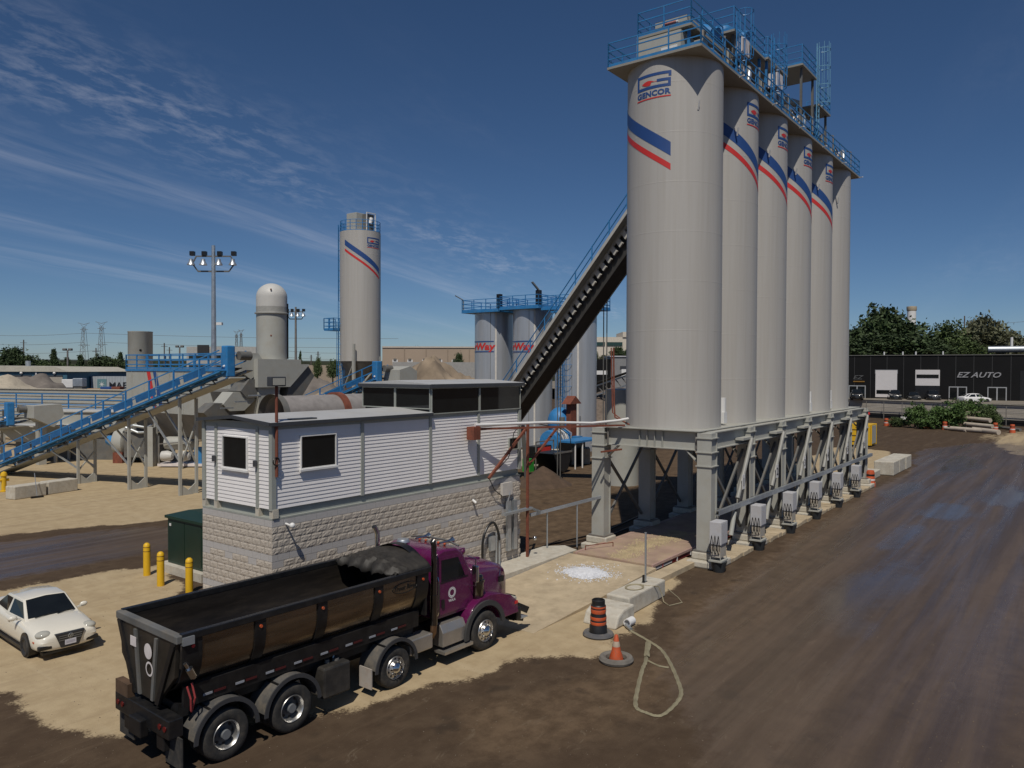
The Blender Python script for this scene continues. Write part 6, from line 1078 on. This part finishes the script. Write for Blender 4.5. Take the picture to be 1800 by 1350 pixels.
p = at(1708,107); c_ = thing('crate', 'wooden crate on top of the pipe stack', 'crate', (p.x,p.y,0), RZ); part('box', B().box(-1.2,-.5,1.5,1.2,.5,2.4), M('crate_wood',(.24,.20,.15),.85), c_); part('frame', B().box(-1.25,-.56,1.5,-1.05,-.505,2.45).box(1.05,-.56,1.5,1.25,-.505,2.45).box(-1.05,-.56,2.25,1.05,-.505,2.45).box(-.1,-.56,1.5,.1,-.505,2.25), M('crate_pale',(.36,.31,.24),.85), c_); part('support', B().box(-.9,-.4,0,.9,.4,1.5), dgrey_m, c_)
# ------------------------------------------------------------------ plants
def leafmat(n_, c): 
    m_ = M(n_, c, .7, var=.45, scale=1.4); return m_
def crown(seed, nclump, per, rx, rz_, leaf, base=.15, cone=False):
    rg_ = np.random.default_rng(seed); vs = []; fs = []
    for c in range(nclump):
        d = rg_.normal(size=3); d /= np.linalg.norm(d); rad = rg_.random()**.45
        p = d*rad*np.array([rx,rx,rz_]); 
        if cone: h = rg_.random()**1.2; t_ = rg_.random()*6.283; rr = rx*(1-h)*(.45+.6*rg_.random()); p = np.array([rr*math.cos(t_),rr*math.sin(t_),(h*2-1)*rz_])
        else: p *= .8+.45*rg_.random()
        cr_ = (.16+.16*rg_.random())*rx*(1 if not cone else .8)
        q = rg_.normal(size=(per,3))*cr_*np.array([.6,.6,.45])+p; a_ = rg_.normal(size=(per,3)); a_ /= np.linalg.norm(a_,axis=1)[:,None]; b_ = np.cross(a_,rg_.normal(size=(per,3))); b_ /= np.linalg.norm(b_,axis=1)[:,None]; s_ = leaf*(.6+.8*rg_.random((per,1)))
        for i in range(per):
            n0 = len(vs); vs += [tuple(q[i]-a_[i]*s_[i]),tuple(q[i]+b_[i]*s_[i]*.55),tuple(q[i]+a_[i]*s_[i]),tuple(q[i]-b_[i]*s_[i]*.55)]; fs.append((n0,n0+1,n0+2,n0+3))
    b = B(); b.v = vs; b.f = fs; return b
leaf_d = leafmat('leaf_dark',(.040,.066,.020)); leaf_m = leafmat('leaf_mid',(.065,.098,.028)); leaf_o = leafmat('leaf_olive',(.11,.115,.062)); leaf_b = leafmat('leaf_bright',(.07,.125,.028)); bark_m = M('bark',(.07,.055,.04),.9)
CR = {'dark': crown(1,150,34,1,1,.085).mesh('crown',leaf_d), 'mid': crown(2,140,34,1,1,.08).mesh('crown',leaf_m), 'olive': crown(3,150,34,1,1,.075).mesh('crown',leaf_o), 'fir': crown(4,150,30,1,1,.10,cone=True).mesh('crown',leaf_d), 'bush': crown(5,80,34,1,1,.10).mesh('crown',leaf_b), 'dark2': crown(6,150,34,1,1,.085).mesh('crown',leaf_d)}
trunk_me = B().cyl((0,0,0),(0,0,1),.10,.05,8).bar((0,0,.6),(.3,.1,.95),.05).bar((0,0,.55),(-.25,.15,.95),.05).mesh('trunk',bark_m)
def tree(kind, label, px, D, ytop, rpx, zbase=0, ybot=None, cat='tree', grp=None):
    c = at(px, D, zbase); zt_ = zat(ytop, D); rr = rpx/FPX*D; zb_ = zbase+.1*(zt_-zbase) if ybot is None else max(zbase, zat(ybot, D))
    t = thing('tree' if cat == 'tree' else 'shrub', label, cat, c, random.random()*6, grp); hz_ = (zt_-zb_)/2/1.08
    ob('trunk', trunk_me, t, (0,0,0), None, ((zt_-zbase)*.28,(zt_-zbase)*.28,(zt_-zbase)*.75)); ob('crown', CR[kind], t, (0,0,(zt_+zb_)/2-zbase), None, (rr,rr,hz_)); return t
G1 = 'trees behind the dark workshop'
for k, a_ in enumerate((('dark',1500,172,570,40),('dark2',1545,176,538,46),('dark',1590,172,558,44),('dark2',1570,165,585,48),('mid',1665,170,565,30),('dark',1640,168,590,34),('olive',1725,172,552,42),('olive',1765,176,575,34),('mid',1700,166,592,30),('olive',1800,176,588,30),('dark',1625,164,600,40),('dark2',1520,165,590,40))):
    tree(a_[0], ['dark round tree just right of the silos','tallest dark tree behind the workshop','dark tree under the white tower','dark tree low in the middle of the dark clump','green tree left of the olive trees','dark tree in the dip of the skyline','big olive grey tree right of the green one','olive grey tree behind the roof duct','low green tree before the olive trees','olive grey tree at the right edge','low dark tree right of the dark clump','low dark tree beside the silo edge'][k], *a_[1:], 2.9, 640, 'tree', G1)
struct('grass_bank', B().add([tuple(at(1480,165,9.5)),tuple(at(1850,165,11.4)),tuple(at(1880,215,12.5)),tuple(at(1480,215,12)),tuple(at(1480,160,0)),tuple(at(1850,160,0))],[(0,1,2,3),(4,5,1,0)]), M('dry_grass',(.17,.145,.035),.95,var=.3,scale=.2))
for k, (px, D, yt, rp, kd) in enumerate(((1610,108,705,16,'bush'),(1650,107,712,18,'bush'),(1672,106,703,24,'bush'),(1695,108,702,20,'mid'),(1720,107,698,22,'bush'),(1742,105,712,16,'mid'),(1630,106,728,16,'bush'),(1580,110,732,14,'mid'))):
    tree(kd, ['slender shrub left of the white sign board','shrub left of the big weed clump','biggest green shrub of the weed clump','dark green shrub in the weed clump','bright shrub behind the wooden crate','shrub at the right end of the weeds','low shrub beside the orange drums','low weeds left of the white sign board'][k], px, D, yt, rp, 0, 757, 'shrub', 'shrubs before the plank wall')
p = at(1590,112); c_ = thing('sign_board', 'small white sign board low on the dark fence', 'sign', (p.x,p.y,0), RZ); part('board', B().box(-.5,-.03,.9,.5,.03,1.35), white_m, c_); part('stake', B().bar((0,.05,0),(0,.05,.9),.06), steel_m, c_)
p = at(1525,118); c_ = thing('sign_board', 'small red sign board on the dark fence near the silos', 'sign', (p.x,p.y,0), RZ); part('board', B().box(-.4,-.03,1.3,.4,.03,1.7), red_m, c_); part('stake', B().bar((0,.05,0),(0,.05,1.3),.06), steel_m, c_)
wt = at(1601, 330); c_ = thing('white_tower', 'white concrete tower rising above the dark trees', 'tower', wt); part('shaft', B().lathe([(1.75,0),(1.75,zat(545,330))], n=24), white_m, c_, True); part('head', B().lathe([(1.76,zat(545,330)),(2.0,zat(543,330)),(2.0,zat(537,330)),(.01,zat(536,330))], n=24), M('tower_cream',(.5,.42,.3)), c_, True)
# ------------------------------------------------------------------ far background, left and centre
def wbox(name, label, pxa, pxb, D, yt, mt, depth=20, zb_=0, cat='building'):
    o = at((pxa+pxb)/2, D); w_ = (pxb-pxa)/FPX*D; t = thing(name, label, cat, (o.x,o.y,zb_), RZ); part('wall', B().box(-w_/2,0,0,w_/2,depth,zat(yt,D)-zb_), mt, t); return t, w_, zat(yt,D)-zb_
t_, w_, h_ = wbox('blue_shed','blue metal shed with a pale roof at the far left', -70, 118, 112, 656, M('blue_cladding',(.045,.13,.19),.6,var=.12), 18)
part('roof', B().prism([(-w_/2-.3,h_),(w_/2+.4,h_),(w_/2-1.8,h_+.75),(-w_/2-.3,h_+.9)],'y',-.3,18), M('cream_roof',(.50,.47,.39),.6), t_)
for x0_, x1_ in ((-w_/2+7.4,-w_/2+10.4),(-w_/2+11.9,-w_/2+14.9)): part('roller_door', B().box(x0_,-.08,0,x1_,-.02,h_-.75), M('door_cream',(.40,.36,.30)), t_); part('door_header', B().box(x0_,-.1,h_-.74,x1_,-.02,h_-.5), dtrim_m, t_)
part('downpipe', B().box(-w_/2+11,-.15,0,-w_/2+11.2,-.02,h_), white_m, t_); part('roof_vent', B().cyl((-w_/2+8,3,h_),(-w_/2+8,3,h_+1.6),.35), galv_m, t_, True)
for x in (-w_/2+9,-w_/2+13.8): part('wall_lamp', B().sph((x,-.2,h_-.2),.2), white_m, t_)
t_, w_, h_ = wbox('shipping_container','pale shipping container with dark lettering behind the bin wall', 160, 240, 118, 664, M('container_grey',(.40,.43,.45),.6,var=.06), 2.5)
for k in range(16): part('corrugation', B().box(-w_/2+k*w_/16,-.05,h_-2.6,-w_/2+k*w_/16+.2,0,h_), M('container_grey',(.4,.43,.45)), t_)
tx = B(); text_on(tx,'MAERSK',1.25,(1.9,-.09,h_-1.75),(1,0,0),(0,0,1),bold=.02,sx=1.15); part('lettering', tx, M('letter_dark',(.02,.022,.03)), t_); part('star_panel', B().box(-2.5,-.08,h_-2.0,-1.1,-.055,h_-.4), M('star_blue',(.14,.26,.29)), t_)
st_ = B(); 
for k in range(7): a_ = k*6.283/7+1.57; st_.add([(-1.8+.55*math.cos(a_),-.095,h_-1.2+.55*math.sin(a_)),(-1.8+.12*math.cos(a_+.45),-.095,h_-1.2+.12*math.sin(a_+.45)),(-1.8,-.095,h_-1.2),(-1.8+.12*math.cos(a_-.45),-.095,h_-1.2+.12*math.sin(a_-.45))],[(0,1,2,3)])
part('star', st_, white_m, t_)
for k, (px, y0_, w2, h2, mt, lb) in enumerate(((122,676,1.6,1.2,white_m,'white tote left of the shipping container'),(140,674,1.4,1.2,galv_m,'grey tote left of the shipping container'),(172,687,2.6,.8,M('timber',(.36,.22,.11),.8),'stack of timber before the shipping container'),(190,690,1.7,1.3,navy_m,'blue skip before the shipping container'),(205,690,1.5,1.3,rust_m,'rusty scrap heap at the end of the shipping container'),(150,690,3.4,.5,galv_m,'pile of grey steel before the container'))):
    p = at(px,110,zat(y0_+8,110)-.6); c_ = thing('yard_goods', lb, 'goods', p, RZ, 'goods stored behind the bin wall'); part('load', B().box(-w2/2,-.6,.6,w2/2,.6,.6+h2), mt, c_, bevel=.08); part('stand', B().box(-w2/2+.1,-.5,-p.z,w2/2-.1,.5,.6), dgrey_m, c_)
t_, w_, h_ = wbox('warehouse','long tan warehouse with dock doors in the distance', 672, 900, 215, 612, M('tan_wall',(.40,.31,.23),.8,var=.08,scale=.1), 40)
part('roof_edge', B().box(-w_/2,-.2,h_-.01,w_/2,40,h_+.4), M('cream_edge',(.55,.48,.4)), t_)
for k in range(5): x = -w_/2+(690+k*26-672)/FPX*215; part('dock_door', B().box(x,-.15,zat(641,215),x+1.5,-.05,zat(633,215)), white_m, t_); part('wall_lamp', B().box(x+.3,-.3,h_-3.6,x+1.1,-.05,h_-3.0), dgrey_m, t_)
for k in range(1,6): part('wall_joint', B().box(-w_/2+k*w_/6,-.06,0,-w_/2+k*w_/6+.3,-.005,h_), M('joint_tan',(.3,.23,.17)), t_)
t_, w_, h_ = wbox('long_wall','low pale grey wall before the tan warehouse', 690, 840, 150, 637, M('mid_grey2',(.34,.33,.31)), 1)
t_, w_, h_ = wbox('office_building','white office building with dark window bands on the rise', 1030, 1125, 330, 592, M('office_cream',(.60,.54,.45),.7), 30)
part('upper_wall', B().box(4,-.5,h_,w_/2,20,h_+2.2), M('office_cream',(.6,.54,.45)), t_)
for x0_, x1_ in ((-w_/2+3,-w_/2+8),(-w_/2+8.6,-w_/2+15.5),(-w_/2+17.5,-w_/2+19.5),(-w_/2+20.5,-w_/2+23)): part('window', B().box(x0_,-.3,zat(607.5,330),x1_,-.02,zat(601,330)), M('green_glass',(.02,.05,.045),.1), t_)
for px, yt, rp in ((1085,607,13),(1040,612,10),(1102,612,10),(1062,623,9)): tree('dark' if px != 1062 else 'olive', {1085:'dark tree before the white office',1040:'dark tree beside the silver tank before the office',1102:'dark tree at the edge of the nearest silo',1062:'pale shrub below the white office'}[px], px, 230, yt, rp, 0, 640, 'tree', 'trees below the office')
t_, w_, h_ = wbox('grey_office','low grey building with a dark box behind the baghouse', 328, 450, 190, 611, M('panel_grey',(.42,.41,.38),.7), 20)
part('dark_box', B().box(-w_/2+2.8,-.4,h_-1.6,-w_/2+5.6,-.02,h_+.4), M('box_dark',(.03,.03,.03)), t_)
for k in range(2): part('window_band', B().box(-w_/2+.6,-.12,h_-3.2-k*2.6,w_/2-.5,-.02,h_-2.0-k*2.6), glass_m, t_)
t_, w_, h_ = wbox('long_shed','long low tan shed on the horizon left of the lone silo', 525, 600, 330, 643, M('tan_far',(.36,.29,.21)), 10)
for k, (px, D, yt, rp, kd) in enumerate(((25,210,613,17,'dark'),(5,205,628,14,'dark2'),(52,230,632,14,'mid'),(95,215,620,9,'fir'),(75,240,636,16,'dark'),(118,220,634,9,'fir'),(141,215,630,9,'fir'),(175,220,630,14,'dark2'),(200,230,634,14,'mid'),(212,215,625,8,'fir'),(130,205,648,16,'mid'),(155,205,650,16,'dark'),(190,200,652,15,'mid'),(40,215,640,18,'dark2'),(528,260,620,6,'fir'),(558,260,630,7,'mid'),(585,265,634,10,'mid'),(806,212,618,9,'dark'),(735,260,609,6,'dark'),(300,260,640,14,'dark'),(275,255,640,14,'mid'),(320,250,642,12,'dark2'),(-10,210,640,16,'mid'),(100,235,642,20,'mid'),(235,240,640,12,'dark'))):
    wd = ['round','broad','loose','tall pointed','spreading','small pointed','slim pointed','bushy','leafy','narrow pointed','low green','low dark','low leafy','wide low','lone pointed','small green','wide green','small dark','tiny dark','mid dark','mid green','mid low','edge','broad low','hidden'][k]
    if px < 250: rp *= 1.45; yt -= 3
    tree(kd, '%s far tree %s' % (wd, 'beyond the blue shed and container' if px < 240 else 'on the horizon behind the baghouse' if px < 400 else 'between the domed stack and lone silo' if px < 600 else 'at the tan warehouse'), px, D, yt, rp, 0, 668, 'tree', 'far trees on the left')
fh_o = part('tree_line', B().add([tuple(at(-200,420,zat(636,420))),tuple(at(2200,420,zat(640,420))),tuple(at(2200,420,0)),tuple(at(-200,420,0)),tuple(at(-200,520,zat(634,520))),tuple(at(2200,520,zat(638,520)))],[(0,1,2,3),(0,4,5,1)]), M('far_green',(.035,.042,.024),.95,var=.5,scale=.03,stretch=(1,1,4)), None); tag(fh_o, 'distant dark tree line along the horizon', 'tree line', kind='stuff')
# pylons, poles and wires
def pylon(label, px, D, yt, wpx):
    c = at(px,D); H_ = zat(yt,D); w_ = wpx/FPX*D; t = thing('pylon', label, 'pylon', c, RZ, 'lattice pylons'); fw = w_*.34; hw = lambda z: fw*(1-z/H_*.78); lb = B(); N_ = 9; th_ = D*.00035
    for k in range(N_):
        za, zb_ = H_*.93*k/N_, H_*.93*(k+1)/N_
        for sx_ in (-1,1):
            for sy_ in (-1,1): lb.bar((sx_*hw(za),sy_*hw(za),za),(sx_*hw(zb_),sy_*hw(zb_),zb_),th_)
            lb.bar((sx_*hw(za),-hw(za),za),(-sx_*hw(zb_),-hw(zb_),zb_),th_*.7)
    part('lattice', lb, steel_m, t)
    for z, a_ in ((H_*.62,.85),(H_*.90,.6),(H_*.98,.9)): part('cross_arm', B().bar((0,0,z),(-w_*a_*.55,0,z+(H_*.03 if z > H_*.95 else -H_*.01)),th_*1.4).bar((0,0,z),(w_*a_*.55,0,z+(H_*.03 if z > H_*.95 else -H_*.01)),th_*1.4).bar((-w_*a_*.3,0,z),(0,0,z-H_*.05),th_).bar((w_*a_*.3,0,z),(0,0,z-H_*.05),th_), steel_m, t)
for a_ in (('left one of the two big pylons beyond the far trees',148,560,571,21),('right one of the two big pylons beyond the far trees',179,560,569,21),('left small pylon beside the tall light pole',416,1000,584,11),('right small pylon next to the domed stack',424,1000,582,11)): pylon(*a_)
for k, (px, D, yt, lb) in enumerate(((42,300,600,'slim utility pole beyond the blue shed'),(169,260,614,'utility pole right of the container corner'),(559,330,619,'utility pole left of the lone silo'),(289,280,605,'utility pole above the baghouse rails'),(547,420,625,'distant utility pole beside the slim light pole'),(1694,240,553,'utility pole among the olive trees'),(298,300,612,'second utility pole above the baghouse rails'))):
    c = at(px,D); single('utility_pole', B().cyl((0,0,0),(0,0,zat(yt,D)),D*.00075,n=8).bar((-1.2,0,zat(yt,D)-1.2),(1.2,0,zat(yt,D)-1.2),.15), M('pole_wood',(.12,.10,.085),.9), lb, 'utility pole', True).location = c
for px, D, yt, lb in ((119,150,618,'short twin-lamp yard light by the blue shed'),(316,170,612,'short yard light above the baghouse rails')):
    c = at(px,D); t_ = thing('yard_light', lb, 'light pole', c, RZ); part('pole', B().cyl((0,0,0),(0,0,zat(yt,D)),.16,n=10), steel_m, t_, True)
    for s_ in (-1,1): part('lamp', B().box(s_*.55-.35,-.3,zat(yt,D)-.1,s_*.55+.35,.3,zat(yt,D)+.35), dgrey_m, t_, bevel=.1)
for k, (xa, ya, xb, yb, D, lb) in enumerate(((-30,592,148,588,560,'uppermost wire left of the pylons'),(-30,608,148,604,560,'middle wire left of the pylons'),(-30,624,179,618,560,'lowest wire left of the pylons'),(148,588,700,596,700,'uppermost wire right of the pylons'),(179,604,640,612,700,'middle wire right of the pylons'),(500,618,640,620,500,'wire left of the lone silo'),(500,629,640,631,500,'lower wire left of the lone silo'),(1600,572,1830,560,300,'wire above the trees on the right'))):
    p, q = at(xa,D,zat(ya,D)), at(xb,D,zat(yb,D)); pts = [p.lerp(q,t)-Vector((0,0,math.sin(math.pi*t)*D*.002)) for t in np.linspace(0,1,14)]; single('power_line', B().tube(pts,D*.00022,4), dgrey_m, lb, 'power line', group='power lines')
